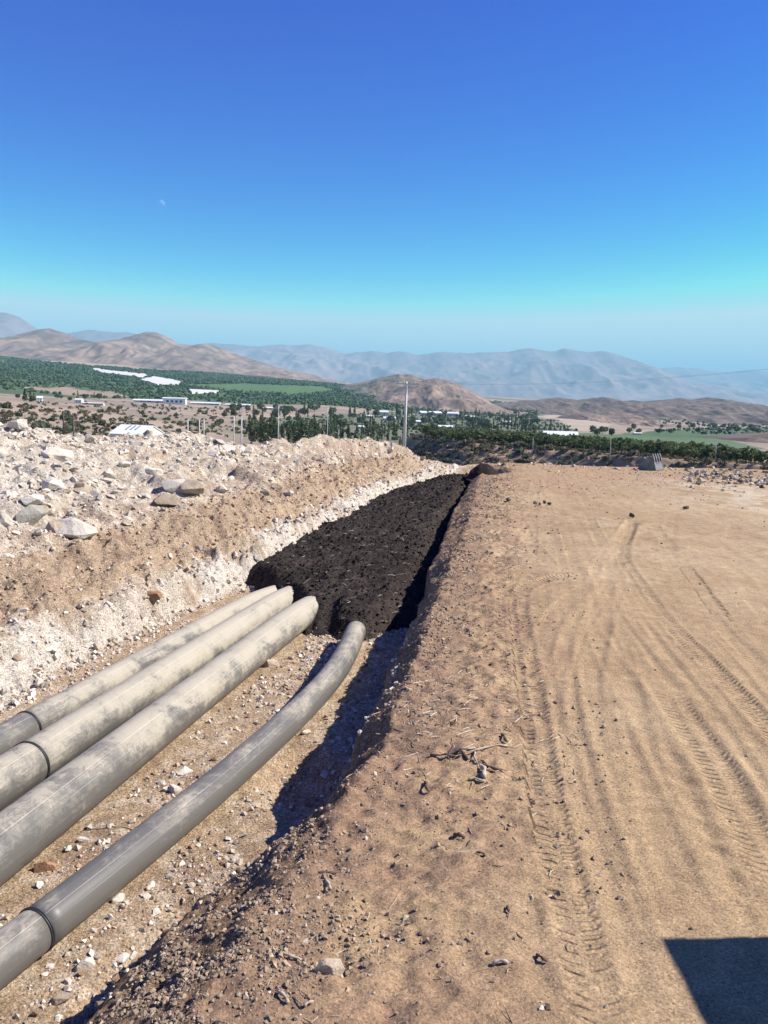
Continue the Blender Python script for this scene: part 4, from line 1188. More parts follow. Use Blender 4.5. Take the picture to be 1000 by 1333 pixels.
def hitfar(px, py, y0=60, y1=20000):
    d = ray(px, py); Y = np.exp(np.linspace(math.log(y0), math.log(y1), 400))
    X = d[0] / d[1] * Y; zr = CAM_H + d[2] / d[1] * Y
    i = np.nonzero(zr < z_far(X, Y))[0]
    i = i[0] if len(i) else len(Y) - 1
    return np.array([X[i], Y[i], float(z_far(X[i:i + 1], Y[i:i + 1])[0])])

# ------------------------------------------------------------------ hills and mountains
def hill(name, label, sky_pts, D, Lf, Lb, zb, cols, seed, nx=240, rough=1.0, scrub=.5, spur=1.0):
    px = np.array([p[0] for p in sky_pts], float)
    pts = np.array([atY(p[0], p[1], D) for p in sky_pts])
    X = np.linspace(pts[0, 0], pts[-1, 0], nx)
    H = np.interp(X, pts[:, 0], pts[:, 2])
    ks = max(1, nx // 260); H = np.convolve(np.pad(H, ks, mode='edge'), np.ones(2 * ks + 1) / (2 * ks + 1), 'valid')
    span = X[-1] - X[0]; hm = max(H.max() - zb, 1)
    H = H + (fbm(X, X * 0 + seed, 14 / hm * .15, 4, seed) - .5) * hm * .085 * rough
    t = np.r_[np.linspace(-1, 0, 58), np.linspace(0, 1, 9)[1:]]
    tt, xx = np.meshgrid(t, X, indexing='ij')
    hh = np.broadcast_to(H, tt.shape)
    yy = D + np.where(tt < 0, tt * Lf, tt * Lb)
    taper = np.minimum(sst(0, .06, (xx - X[0]) / span), sst(0, .06, (X[-1] - xx) / span))
    f = 1 / (hm * 1.1)
    rid = rdg(xx, yy * .45, f, 4, seed + 3) - .55
    at_ = np.abs(tt)
    prof = np.where(tt < 0, (1 - at_) ** 1.25, (1 - at_) ** 1.1)
    z = zb + (hh - zb) * prof + rid * hm * .5 * rough * spur * np.sin(np.pi * np.clip(at_, 0, 1)) * (.3 + .7 * (hh - zb) / hm)
    z = z + (fbm(xx, yy, f * 6, 4, seed + 9) - .5) * hm * .05 * rough * np.clip(at_ * 6, 0, 1)
    z = z - (1 - prof) ** 6 * hm * .05
    fxx, fyy, fzz = xx.ravel(), yy.ravel(), z.ravel()
    m1 = fbm(fxx, fyy, f * 1.3, 4, seed + 20); m2 = fbm(fxx, fyy, f * 7, 4, seed + 21)
    c = np.tile(np.array(cols[0]), (len(fxx), 1))
    c = lerp3(c, cols[1], sst(.42, .6, m1)); c = lerp3(c, cols[2], sst(.5, .62, m2) * scrub)
    idx = np.arange(xx.size).reshape(xx.shape)
    q = np.stack([idx[:-1, :-1], idx[:-1, 1:], idx[1:, 1:], idx[1:, :-1]], -1).reshape(-1, 4)
    o = link(name, mesh_tris(name, np.stack([fxx, fyy, fzz], 1), q, c * ALB, None, True), M_HILL)
    return tag(o, label, kind='structure')
DRY = [(.29, .205, .155), (.215, .155, .125), (.105, .095, .07)]
PURP = [(.20, .145, .115), (.15, .11, .09), (.08, .07, .05)]
GREY = [(.31, .23, .215), (.25, .19, .18), (.165, .135, .125)]
GRN = [(.13, .12, .08), (.24, .17, .12), (.06, .065, .04)]
hill('mountain', 'far hazy peak at the left edge of the skyline', [(-160, 470), (-80, 425), (-20, 409), (10, 409), (25, 413), (45, 428), (70, 438), (110, 452), (150, 470)], 11000, 3000, 2500, 0, GREY, 201, 160)
hill('mountain', 'far flat hazy ridge between the two left hills', [(40, 470), (75, 436), (95, 431), (115, 429), (140, 431), (175, 434), (215, 444), (260, 455), (300, 475)], 13500, 3000, 2500, 0, GREY, 211, 140)
hill('mountain_range', 'long blue mountain range along the centre and right skyline', [(180, 480), (230, 455), (270, 447), (300, 448), (335, 451), (370, 449), (405, 448), (430, 454), (452, 461), (468, 458), (485, 456), (505, 459), (525, 458), (545, 463), (565, 459), (585, 458), (605, 460), (640, 459), (660, 458), (678, 455), (690, 453), (705, 456), (722, 457), (737, 453), (752, 457), (768, 459), (784, 457), (800, 461), (815, 464), (830, 470), (850, 479), (875, 489), (910, 500), (960, 512), (1010, 522), (1060, 528)], 15000, 4500, 4000, -70, GREY, 221, 420, spur=.8)
hill('mountain_range', 'faintest far ridge at the right end of the skyline', [(780, 500), (830, 486), (865, 480), (885, 478), (910, 480), (940, 485), (970, 482), (1000, 484), (1040, 480), (1100, 486), (1160, 505)], 21000, 5000, 4000, -80, GREY, 231, 180)
hill('hill', 'long dry ridge with two round brown tops on the left', [(-170, 462), (-90, 440), (-30, 436), (10, 439), (30, 436), (48, 430), (65, 426), (82, 431), (100, 439), (122, 445), (145, 446), (160, 443), (175, 436), (190, 431), (203, 432), (216, 438), (232, 446), (252, 448), (268, 447), (285, 452), (305, 460), (330, 468), (360, 479), (395, 486), (420, 491), (438, 499), (455, 508)], 4600, 1500, 1400, 35, DRY, 241, 460, scrub=.7)
hill('hill', 'scrubby green sided hill behind the concrete pole', [(415, 512), (440, 504), (465, 498), (485, 494), (505, 489), (520, 486), (535, 488), (550, 493), (575, 503), (600, 514), (620, 522)], 2450, 700, 600, -34, GRN, 251, 220, scrub=.8)
hill('hill', 'rounded brown hill right of the concrete pole', [(470, 524), (495, 515), (515, 507), (535, 499), (552, 494), (566, 492), (580, 494), (597, 500), (612, 508), (628, 517), (645, 526), (668, 538)], 1750, 560, 500, -38, DRY, 261, 240, scrub=.7)
hill('hill', 'low broken ridge across the right middle distance', [(620, 530), (650, 524), (690, 521), (725, 518), (755, 520), (785, 517), (810, 521), (840, 522), (862, 520), (880, 518), (905, 520), (920, 517), (932, 518), (950, 522), (975, 529), (1000, 534), (1040, 540), (1100, 548)], 2150, 850, 700, -46, PURP, 271, 420, scrub=.85)
hill('hill', 'small brown knoll with a quarry cut in the right valley', [(715, 556), (738, 545), (752, 538), (765, 537), (785, 541), (805, 538), (822, 538), (842, 546), (862, 553), (890, 562)], 1150, 200, 200, -36, DRY, 281, 180, scrub=.6)
hill('hill', 'near grey slope rising at the right picture edge', [(930, 590), (955, 577), (975, 569), (1000, 566), (1040, 560), (1100, 558), (1160, 575)], 470, 120, 200, -34, PURP, 291, 140)

# ------------------------------------------------------------------ orchard terrace
TC = [(500, 563), (545, 569), (600, 576), (700, 583), (850, 596), (1000, 607), (1100, 613), (1250, 622)]
tc = np.array([at(x, y, -10.3) for x, y in TC])
tx_ = np.linspace(tc[0, 0], tc[-1, 0], 260)
ty_ = np.interp(tx_, tc[:, 0], tc[:, 1])
prof_t = [(-26, -18.5), (-16, -16.5), (-8, -13.2), (-2, -10.7), (0, -10.3), (2, -10.25), (15, -10.6), (40, -11.4), (75, -12.8), (100, -15), (125, -19)]
dd = np.interp(np.linspace(0, 1, 110), np.linspace(0, 1, len(prof_t)), [p[0] for p in prof_t])
zz = np.interp(dd, [p[0] for p in prof_t], [p[1] for p in prof_t])
tX, tD = np.meshgrid(tx_, dd); tY = ty_[None, :] + tD
def z_ter(x, d):
    z = np.interp(d, [p[0] for p in prof_t], [p[1] for p in prof_t])
    b = sst(-26, -14, d) * (1 - sst(-3, 0, d))
    return z + b * ((fbm(x, d, .12, 3, 95) - .5) * 3.0 + (fbm(x, d, .6, 3, 96) - .5) * 1.0) + (fbm(x, d, .2, 3, 97) - .5) * .4
tZ = z_ter(tX, tD)
# ends fall away
e = np.minimum(sst(0, 14, tX - tx_[0]), sst(0, 20, tx_[-1] - tX)); tZ = tZ * e + (-20) * (1 - e)
tb1 = fbm(tX.ravel(), tD.ravel(), .25, 4, 98); tb2 = fbm(tX.ravel(), tD.ravel(), .9, 3, 99)
tcx = np.tile(np.array([.36, .24, .15]), (tX.size, 1))
tcx = lerp3(tcx, (.26, .185, .125), sst(.42, .6, tb1)); tcx = lerp3(tcx, (.36, .26, .18), sst(.55, .7, tb2) * .6)
tcx = lerp3(tcx, (.12, .115, .06), sst(3, 6, tD.ravel()) * .7)
ti = np.arange(tX.size).reshape(tX.shape)
tq = np.stack([ti[:-1, :-1], ti[:-1, 1:], ti[1:, 1:], ti[1:, :-1]], -1).reshape(-1, 4)
terrace = tag(link('terrace_bank', mesh_tris('terrace_bank', np.stack([tX, tY, tZ], -1).reshape(-1, 3), tq, tcx * ALB, None, True), M_FAR), 'scrubby brown bank below the orchard beyond the yard', kind='structure')

# ------------------------------------------------------------------ plants
def leaf_crown(nc, rx, rz, zc, size, cols, seed, shape='round', nleaf=None):
    r = np.random.default_rng(seed); V = []; T = []; Cc = []
    for i in range(nc):
        v = r.normal(size=3); v /= np.linalg.norm(v); rad = r.uniform(.35, 1.0) ** .5
        p = v * rad
        if shape == 'cone':
            h = r.random() ** 1.3; a = r.uniform(0, 6.28); q = (1 - h) ** .75 * r.uniform(.5, 1) * min(1, .35 + h * 6)
            p = np.array([math.cos(a) * q, math.sin(a) * q, h * 2 - 1])
        elif shape == 'column':
            h = r.random(); a = r.uniform(0, 6.28); q = math.sin(math.pi * (.12 + .86 * h)) ** .6 * r.uniform(.4, 1)
            p = np.array([math.cos(a) * q, math.sin(a) * q, h * 2 - 1])
        p = p * np.array([rx, rx, rz]) * (1 + .18 * math.sin(5 * v[0] + seed) ) + np.array([0, 0, zc])
        c = np.array(cols[int(r.integers(len(cols)))]) * r.uniform(.7, 1.25)
        s = size * r.uniform(.6, 1.3)
        for _ in range(2):
            d1 = r.normal(size=3); d1 /= np.linalg.norm(d1); d2 = np.cross(d1, r.normal(size=3)); d2 /= np.linalg.norm(d2)
            b = len(V)
            V += [p + d1 * s, p + d2 * s * .7, p - d1 * s * .9, p - d2 * s * .7]
            T += [(b, b + 1, b + 2), (b, b + 2, b + 3)]; Cc += [c] * 4
    return V, T, Cc
def tree_mesh(name, nc, rx, rz, zc, size, cols, seed, shape='round', trunk=(.12, 1.0)):
    V, T, Cc = leaf_crown(nc, rx, rz, zc, size, cols, seed, shape)
    tr, th = trunk; b = len(V); k = 6
    for h, w in ((-.3, 1.25), (th * .5, .9), (th, .6), (zc, .25)):
        for i in range(k):
            a = 2 * math.pi * i / k; V.append(np.array([math.cos(a) * tr * w, math.sin(a) * tr * w, h])); Cc.append((.10, .075, .055))
    for j in range(3):
        for i in range(k):
            p, q = b + j * k + i, b + j * k + (i + 1) % k
            T += [(p, q, q + k), (p, q + k, p + k)]
    if nc > 12:                                  # a few limbs
        r = np.random.default_rng(seed + 5)
        for _ in range(4):
            a = r.uniform(0, 6.28); b = len(V); e0 = np.array([0, 0, th * .8]); e1 = np.array([math.cos(a) * rx * .6, math.sin(a) * rx * .6, zc + rz * .2])
            w = np.array([-math.sin(a), math.cos(a), 0]) * tr * .35; u_ = np.array([0, 0, tr * .35])
            V += [e0 - w, e0 + w, e0 + u_, e1]; Cc += [(.10, .075, .055)] * 4; T += [(b, b + 1, b + 3), (b + 1, b + 2, b + 3), (b + 2, b, b + 3)]
    return mesh_tris(name, np.array(V), np.array(T), np.array(Cc))
GL = [(.125, .155, .06), (.145, .17, .07), (.10, .13, .055), (.18, .185, .09)]
DG = [(.11, .145, .085), (.13, .16, .095), (.15, .17, .11), (.10, .125, .075)]
SC = [(.22, .175, .125), (.18, .145, .105), (.27, .21, .15), (.13, .125, .08)]
ORCH = [tree_mesh('orchard_tree', 90, 1.45, 1.15, 1.75, .42, GL, 400 + i, 'round', (.09, .9)) for i in range(4)]
POP = [tree_mesh('poplar_tree', 110, .85 + .2 * (i % 2), 4.2, 4.9, .5, DG + GL[:2], 420 + i, 'column', (.16, 2)) for i in range(3)]
RND = [tree_mesh('broad_tree', 120, 2.6, 2.3, 3.9, .75, DG + GL[:1], 430 + i, 'round', (.2, 2)) for i in range(3)]
CON = [tree_mesh('conifer_tree', 110, 1.9, 4.2, 5.0, .6, DG, 440 + i, 'cone', (.2, 2)) for i in range(2)]
SHR = [tree_mesh('shrub', 34, .8, .5, .45, .34, SC, 450 + i, 'round', (.04, .2)) for i in range(4)]
GSH = [tree_mesh('shrub', 34, .9, .6, .55, .36, DG + SC[3:], 460 + i, 'round', (.04, .2)) for i in range(3)]
for me in ORCH + POP + RND + CON + SHR + GSH: me.materials.append(M_LEAF)
def plant(name, mes, loc, s, label, cat, group):
    o = link(name, mes[int(rng.integers(len(mes)))])
    o.location = tuple(loc); o.rotation_euler = (0, 0, rng.uniform(0, 6.28))
    o.scale = (s * rng.uniform(.85, 1.2), s * rng.uniform(.85, 1.2), s * rng.uniform(.85, 1.15))
    return tag(o, label, cat, group)
# the orchard: rows parallel to the crest
spots = []
for r_ in range(17):
    d = 5 + r_ * 4.2
    for x in np.arange(tx_[0] + 14, min(tx_[-1] - 25, 118), 2.15):
        xx_ = x + rng.normal(0, .25) + (r_ % 2) * 1.0; yb = np.interp(xx_, tx_, ty_)
        spots.append((d + yb, xx_, d))
vis = [s_ for s_ in spots if to_px(np.array([s_[1], s_[0], -10]))[0] < 1030]
vis.sort(key=lambda s_: s_[2])
for Y, x, d in vis[:300]:
    plant('orchard_tree', ORCH, (x, Y + rng.normal(0, .3), float(z_ter(np.array(x), np.array(d)))), rng.uniform(.85, 1.15), 'green orchard tree in the front rows above the scrubby bank', 'tree', 'orchard trees above the bank')
def merged_trees(name, mes, P, sc, label, cat=None, parent=None):
    VV, TT, CC = [], [], []; base = 0
    pick = rng.integers(0, len(mes), len(P)); ang = rng.uniform(0, 6.28, len(P))
    for k, me in enumerate(mes):
        nv = len(me.vertices); v = np.empty(nv * 3, np.float32); me.vertices.foreach_get('co', v); v = v.reshape(-1, 3)
        t = np.empty(len(me.polygons) * 3, np.int32); me.loops.foreach_get('vertex_index', t); t = t.reshape(-1, 3)
        c = np.empty(nv * 4, np.float32); me.color_attributes['Col'].data.foreach_get('color', c); c = c.reshape(-1, 4)[:, :3]
        i = np.nonzero(pick == k)[0]
        if not len(i): continue
        ca, sa = np.cos(ang[i])[:, None], np.sin(ang[i])[:, None]
        x = (v[None, :, 0] * ca - v[None, :, 1] * sa) * sc[i][:, None] + P[i, 0][:, None]
        y = (v[None, :, 0] * sa + v[None, :, 1] * ca) * sc[i][:, None] + P[i, 1][:, None]
        z = v[None, :, 2] * sc[i][:, None] + P[i, 2][:, None]
        VV.append(np.stack([x, y, z], -1).reshape(-1, 3)); TT.append((t[None] + (np.arange(len(i)) * nv)[:, None, None] + base).reshape(-1, 3))
        CC.append((c[None] * rng.uniform(.8, 1.2, (len(i), 1, 1))).reshape(-1, 3)); base += nv * len(i)
    o = link(name, mesh_tris(name, np.concatenate(VV), np.concatenate(TT), np.concatenate(CC)), M_LEAF, parent)
    return tag(o, label, cat, kind='stuff')
rest = np.array([(x, Y, float(z_ter(np.array(x), np.array(d)))) for Y, x, d in vis[300:]])
LOWO = [tree_mesh('canopy', 16, 1.5, 1.1, 1.8, .75, GL, 470 + i, 'round', (.09, .9)) for i in range(4)]
merged_trees('orchard_canopy', LOWO, rest, rng.uniform(.9, 1.15, len(rest)), 'back rows of the green orchard beyond the bank')
# shrubs on the bank
for i in range(170):
    x = rng.uniform(tx_[0] + 10, 112); d = rng.uniform(-19, -.5) if rng.random() < .8 else rng.uniform(-3, 2.5)
    if to_px(np.array([x, np.interp(x, tx_, ty_), -12]))[0] > 1040: x = rng.uniform(8, 60)
    plant('shrub', SHR if rng.random() < .75 else GSH, (x, np.interp(x, tx_, ty_) + d, float(z_ter(np.array(x), np.array(d))) - .05), rng.uniform(.6, 1.4), 'low dry shrub growing on the bank below the orchard', 'shrub', 'shrubs on the bank below the orchard')
# shrubs on the slope left, behind the heap
k_ = 0
while k_ < 125:
    px_, py_ = rng.uniform(-10, 345), rng.uniform(520, 566)
    if py_ < 523 + .02 * px_: continue
    w_ = hitfar(px_, py_)
    if w_[1] > 900: continue
    plant('shrub', GSH if rng.random() < .6 else SHR, w_ - np.array([0, 0, .1]), rng.uniform(.5, 1.3) * min(1.6, .5 + w_[1] / 500), 'dusty shrub on the dry slope behind the heap', 'shrub', 'shrubs on the dry slope left'); k_ += 1
sc_p = []
for _ in range(450):
    w_ = hitfar(rng.uniform(-20, 350), rng.uniform(524, 570))
    if 80 < w_[1] < 1100: sc_p.append(w_)
sc_p = np.array(sc_p)
LSH = [tree_mesh('scrub', 9, .8, .5, .4, .45, SC + DG[:1], 480 + i, 'round', (.04, .2)) for i in range(3)]
merged_trees('scrub', LSH, sc_p, rng.uniform(.35, .9, len(sc_p)) * np.clip(.5 + sc_p[:, 1] / 400, .5, 2), 'low grey scrub dotted over the dry slope behind the heap')
sb_x = rng.uniform(tx_[0] + 8, 112, 700); sb_d = rng.uniform(-20, 1, 700)
merged_trees('scrub', LSH, np.stack([sb_x, np.interp(sb_x, tx_, ty_) + sb_d, z_ter(sb_x, sb_d)], 1), rng.uniform(.4, 1.1, 700), 'grey brown scrub covering the bank below the orchard')
def trees(n, mes, x0, x1, y0, y1, s0, s1, label, group, name, jit=0, line=False):
    for i in range(n):
        t = (i + .5) / n
        px_ = x0 + (x1 - x0) * t + rng.normal(0, (x1 - x0) / n * .35) if line else rng.uniform(x0, x1)
        py_ = y0 + (y1 - y0) * t + rng.normal(0, jit) if line else rng.uniform(y0, y1)
        w_ = hitfar(px_, py_)
        plant(name, mes, w_ - np.array([0, 0, .2]), rng.uniform(s0, s1) * max(.6, min(1.5, w_[1] / 520)), label, 'tree', group)
trees(64, POP, 322, 532, 578, 572, .75, 1.25, 'slim tree in the dark line just behind the heap crest', 'line of slim trees behind the heap', 'poplar_tree', 4, True)
trees(80, RND + POP, 330, 520, 540, 566, .6, 1.0, 'dark tree in the grove beyond the slim tree line', 'grove beyond the slim trees', 'broad_tree')
trees(110, RND + POP + RND, 520, 700, 540, 563, .45, .85, 'dark tree among the pale roofs of the village', 'trees in the village', 'broad_tree')
trees(34, POP + CON, 600, 745, 556, 566, .4, .75, 'tall dark tree in the row just behind the orchard', 'trees behind the orchard', 'poplar_tree', 2, True)
trees(7, RND, 770, 800, 564, 568, .6, .9, 'dark tree right of the long white shed', 'trees right of the white shed', 'broad_tree')
trees(26, RND, 815, 990, 556, 566, .5, .9, 'small dark tree at the foot of the right hills', 'trees below the right hills', 'broad_tree')
trees(14, CON + RND, 20, 130, 519, 524, .4, .75, 'dark tree on the brow behind the heap at the left', 'trees on the brow at the left', 'conifer_tree')
trees(24, RND, 280, 420, 532, 546, .5, .8, 'rounded tree on the dry slope below the far orchard', 'trees on the slope below the far orchard', 'broad_tree')
trees(12, RND, 340, 440, 496, 500, .5, .9, 'far dark tree at the foot of the left ridge', 'trees at the foot of the left ridge', 'broad_tree')
# far orchards: canopy as one mass each
def blob(n, seed):
    v, t = hull_rock(7, .8, seed, .1, .85, True); return v, t
BL = [blob(10, 500 + i) for i in range(6)]
def far_orchard(name, poly, excl, n, y0, y1, s0, cols, label):
    Y = np.sqrt(rng.uniform(y0 ** 2, y1 ** 2, n * 6)); R = rng.uniform(-.75, .75, n * 6); X = R * Y
    sp = 9.0
    Z = z_far(X, Y); px_, py_ = to_px(np.stack([X, Y, Z], -1))
    m = in_poly(px_, py_, poly)
    for ex in excl: m &= ~in_poly(px_, py_, ex)
    X, Y, Z = X[m][:n], Y[m][:n], Z[m][:n]
    s = s0 * rng.uniform(.7, 1.25, len(X)) * np.clip(Y / 1400, .75, 2.4)
    o = scatter_mesh(name, np.stack([X, Y, Z + s * .45], 1), s, colset(len(X), cols, [1] * len(cols), .18), BL, M_LEAF)
    return tag(o, label, kind='stuff')
F0 = FIELDS[0][0]
TUN = [[(116, 480), (130, 481), (190, 488), (196, 492), (170, 491), (130, 486)], [(182, 496), (200, 492), (238, 498), (232, 502), (205, 502)], [(246, 509), (285, 510), (285, 512), (250, 513)]]
far_orchard('far_orchard', F0, [FIELDS[1][0], FIELDS[2][0]] + TUN, 16500, 800, 3600, 3.5, [(.085, .135, .06), (.10, .15, .065), (.07, .115, .05)], 'green orchards spread over the slope below the left ridge')
far_orchard('far_orchard', [(440, 514), (560, 512), (700, 532), (700, 545), (560, 540), (470, 535)], [], 2500, 700, 2600, 3.6, DG, 'dark orchards and groves round the valley village')
far_orchard('far_orchard', FIELDS[5][0], [], 1500, 700, 2600, 3.2, DG, 'dark green fields at the foot of the right hills')

far_orchard('village_groves', [(320, 552), (420, 541), (520, 537), (620, 538), (730, 548), (760, 566), (640, 572), (480, 586), (330, 584)], [], 1700, 240, 1300, 1.9, DG + GL[:2], 'mixed green groves filling the valley round the village')
far_orchard('far_groves', [(640, 534), (760, 540), (860, 556), (1010, 566), (1010, 548), (860, 545), (720, 532), (640, 528)], [], 900, 700, 2600, 3.4, DG, 'dark hedges and groves scattered over the right valley floor')
# ------------------------------------------------------------------ polytunnels, sheds, houses
def sheet_block(label, poly, h=2.6):
    P = np.array([hitfar(x, y) for x, y in poly]); c = P.mean(0)
    n_ = len(P); mb = MB()
    vs = [tuple(p - c + np.array([0, 0, -1.5])) for p in P] + [tuple(p - c + np.array([0, 0, h])) for p in P]
    mb.add(vs, [tuple(range(n_)), tuple(range(2 * n_ - 1, n_ - 1, -1))] + [(i, (i + 1) % n_, (i + 1) % n_ + n_, i + n_) for i in range(n_)])
    o = mb.build('crop_cover', M_PLASTER, None, loc=tuple(c))
    return tag(o, label, 'crop cover')
sheet_block('longest pale strip of crop cover in the far orchards', TUN[0])
sheet_block('pale crop cover patch right of the longest strip', TUN[1])
sheet_block('smallest pale crop cover strip beyond the white buildings', TUN[2])
sheet_block('thin pale strip of crop cover under the left ridge', [(0, 471), (20, 471), (20, 472.5), (0, 472.5)])
def house(px, py, w, h, D, wallm, roofm, label, depth=1.2, rz=.2, name='house', cat='house', win=2, roof=.35):
    g = hitfar(px, py) if D is None else atY(px, py, D)
    m = g[1] / FPX; W_, H_ = w * m, h * m; Dp = W_ * depth
    hw = H_ * (1 - roof)
    o = empty(name, tuple(g), (0, 0, rz))
    tag(o, label, cat)
    MB().box((0, 0, hw / 2 - .4), (W_, Dp, hw + .8)).build('wall', wallm, o)
    y0, y1 = -Dp / 2 - .03 * W_, Dp / 2 + .03 * W_; rw = W_ * .54
    # two thick roof slopes, ridge running across the picture
    for sgn in (-1, 1):
        a = [(0, H_), (sgn * (Dp / 2 + .04 * W_), hw - .02 * W_), (sgn * (Dp / 2 + .04 * W_), hw + .04 * H_), (0, H_ + .06 * H_)]
        vs = [(x_, yy_, zz_) for x_ in (-rw, rw) for yy_, zz_ in a]
        MB().add(vs, [(0, 1, 2, 3), (7, 6, 5, 4), (0, 4, 5, 1), (1, 5, 6, 2), (2, 6, 7, 3), (3, 7, 4, 0)]).build('roof_slope', roofm, o)
    for sx in (-1, 1):
        MB().add([(sx * W_ * .499, -Dp / 2, hw), (sx * W_ * .499, Dp / 2, hw), (sx * W_ * .499, 0, H_ * .99), (sx * W_ * .49, -Dp / 2, hw), (sx * W_ * .49, Dp / 2, hw), (sx * W_ * .49, 0, H_ * .99)], [(0, 1, 2), (5, 4, 3), (0, 3, 4, 1), (1, 4, 5, 2), (2, 5, 3, 0)]).build('gable', wallm, o)
    for i in range(win):
        xw = (i + .5) / win * W_ * .8 - W_ * .4
        MB().box((xw, -Dp / 2 - .03, hw * .5), (W_ * .10, .1, hw * .35)).build('window', M_GLASSDK, o)
    return o
HV = [(348, 533, 22, 3, 'low long white roof at the left edge of the dry slope'), (497, 541, 16, 6, 'largest pale warehouse left of the concrete pole'), (507, 548, 15, 5, 'flat white shed below the largest warehouse'),
      (482, 545, 9, 4, 'small pale shed left of the warehouse'), (503, 521, 14, 3, 'thin white shed under the green sided hill'), (560, 541, 26, 5, 'long cream building right of the concrete pole'),
      (590, 542, 14, 5, 'pale house at the foot of the brown hill'), (612, 546, 12, 4, 'small white house right of the pale house'), (580, 559, 18, 5, 'pale flat roofed shed just above the orchard'),
      (545, 552, 10, 4, 'pale hut beside the pole foot wires'), (660, 551, 12, 3, 'small pale house near the tall dark trees'), (630, 553, 10, 4, 'tiny white house among village trees'),
      (685, 531, 22, 2.5, 'far white strip of sheds under the right ridge'), (640, 533, 8, 3, 'far pale house on the skirt of the brown hill'), (470, 558, 8, 4, 'pale shed behind the slim trees'), (388, 560, 7, 5, 'white house between the slim trees'),
      (830, 566, 10, 3, 'small pale house below the right knoll')]
for i, (px_, py_, w_, h_, lb) in enumerate(HV):
    house(px_, py_, w_, h_, None, M_PLASTER, M_WHITE if i % 3 != 1 else M_PLASTER, lb, .6, rng.uniform(-.25, .25), win=2)
house(52, 522, 7, 6, None, M_WHITE, M_WHITE, 'small white house among the trees on the left brow', .8, .3)
house(103, 525, 9, 6, None, M_WHITE, M_PLASTER, 'white box house on the brow above the slope', .8, 0)
house(122, 527, 28, 3, None, M_PLASTER, M_PLASTER, 'long low pale wall beside the white box house', .2, -.1, win=0)
house(228, 526, 28, 8, None, M_WHITE, M_WHITE, 'largest white industrial building on the edge of the left orchard', .5, .1, 'warehouse', 'building', 4, .1)
house(196, 524, 40, 4, None, M_PLASTER, M_WHITE, 'long low white shed left of the industrial building', .25, .05, 'shed', 'shed', 3)
house(268, 527, 36, 3, None, M_PLASTER, M_WHITE, 'low white shed right of the industrial building', .25, .05, 'shed', 'shed', 3)
house(310, 529, 30, 3, None, M_PLASTER, M_WHITE, 'rightmost low white shed along the orchard edge', .25, .05, 'shed', 'shed', 3)
house(729, 576, 42, 14, 300, M_PLASTER, M_WHITE, 'long white shed standing behind the orchard', .5, .0, 'shed', 'shed', 3, .75)
house(944, 597, 9, 8, 190, M_PLASTER, M_WHITE, 'tiny white hut in the orchard front row at the right', .8, .1, 'hut', 'hut', 1)
house(611, 576, 12, 4, 222, M_PLASTER, M_WHITE, 'white tank shed at the orchard edge left', .5, -.1, 'hut', 'hut', 1)
house(623, 578, 8, 3, 218, M_PLASTER, M_WHITE, 'small white box beside the tank shed', .5, -.1, 'hut', 'hut', 1)
# near shed with a white sheet roof and three grey skylights
sg_ = atY(179, 572, 62)
shed = empty('shed', (sg_[0], sg_[1], sg_[2]), (0, 0, -.28))
tag(shed, 'white sheet roofed shed with three grey skylights behind the heap', 'shed')
k62 = 62 / FPX
L_, Wd, wh, rh = 48 * k62, 50 * k62, 8 * k62, 18 * k62
MB().box((0, 0, wh / 2 - .6), (L_ * .97, Wd, wh + 1.2)).build('wall', M_CONC, shed)
for sgn, nm in ((-1, 'roof_slope'), (1, 'roof_slope')):
    a = [(0, rh), (sgn * Wd * .56, wh * .92), (sgn * Wd * .56, wh * .92 + .05), (0, rh + .05)]
    vs = [(x_, y_, z_) for x_ in (-L_ * .5, L_ * .5) for y_, z_ in a]
    MB().add(vs, [(0, 1, 2, 3), (7, 6, 5, 4), (0, 4, 5, 1), (1, 5, 6, 2), (2, 6, 7, 3), (3, 7, 4, 0)]).build(nm, M_WHITE, shed)
sl_ = math.atan2(rh - wh * .92, Wd * .56)
for i in range(3):
    MB().box((-.13 * L_ + i * .14 * L_, -Wd * .19, rh - Wd * .19 * math.tan(sl_) + .09), (L_ * .045, Wd * .26, .03), Matrix.Rotation(sl_, 3, 'X')).build('skylight', M_PANELDK, shed)
for sx in (-1, 1):
    MB().add([(sx * L_ * .48, -Wd / 2, wh * .9), (sx * L_ * .48, Wd / 2, wh * .9), (sx * L_ * .48, 0, rh * .98), (sx * L_ * .465, -Wd / 2, wh * .9), (sx * L_ * .465, Wd / 2, wh * .9), (sx * L_ * .465, 0, rh * .98)], [(0, 1, 2), (5, 4, 3), (0, 3, 4, 1), (1, 4, 5, 2), (2, 5, 3, 0)]).build('gable', M_PLASTER, shed)

# ------------------------------------------------------------------ poles and wires
def wire(a, b, sag, r, parent=None, name='wire', label=None, n=24):
    a, b = np.array(a), np.array(b)
    pts = [a + (b - a) * t + np.array([0, 0, -4 * sag * t * (1 - t)]) for t in np.linspace(0, 1, n)]
    mid = (a + b) / 2
    o = MB().tube([p - (0 if parent else mid) for p in pts], r, 5).build(name, M_WIRE, parent, loc=None if parent else tuple(mid))
    if label: tag(o, label, 'wire')
    return o
pt = atY(529.5, 497, 100); pb = atY(526, 590, 100)
pole = empty('utility_pole', (pb[0], 100, pb[2]))
tag(pole, 'tall pale concrete power pole with crossarm at the end of the heap', 'pole')
hgt = pt[2] - pb[2]; lean = pt[0] - pb[0]
MB().tube([(0, 0, -1), (lean * .5, 0, hgt * .5), (lean, 0, hgt)], [.23, .19, .13], 10).build('post', M_CONC, pole, True)
MB().box((lean + .1, -.12, hgt - .25), (2.9, .14, .14)).build('crossarm', M_CONC, pole)
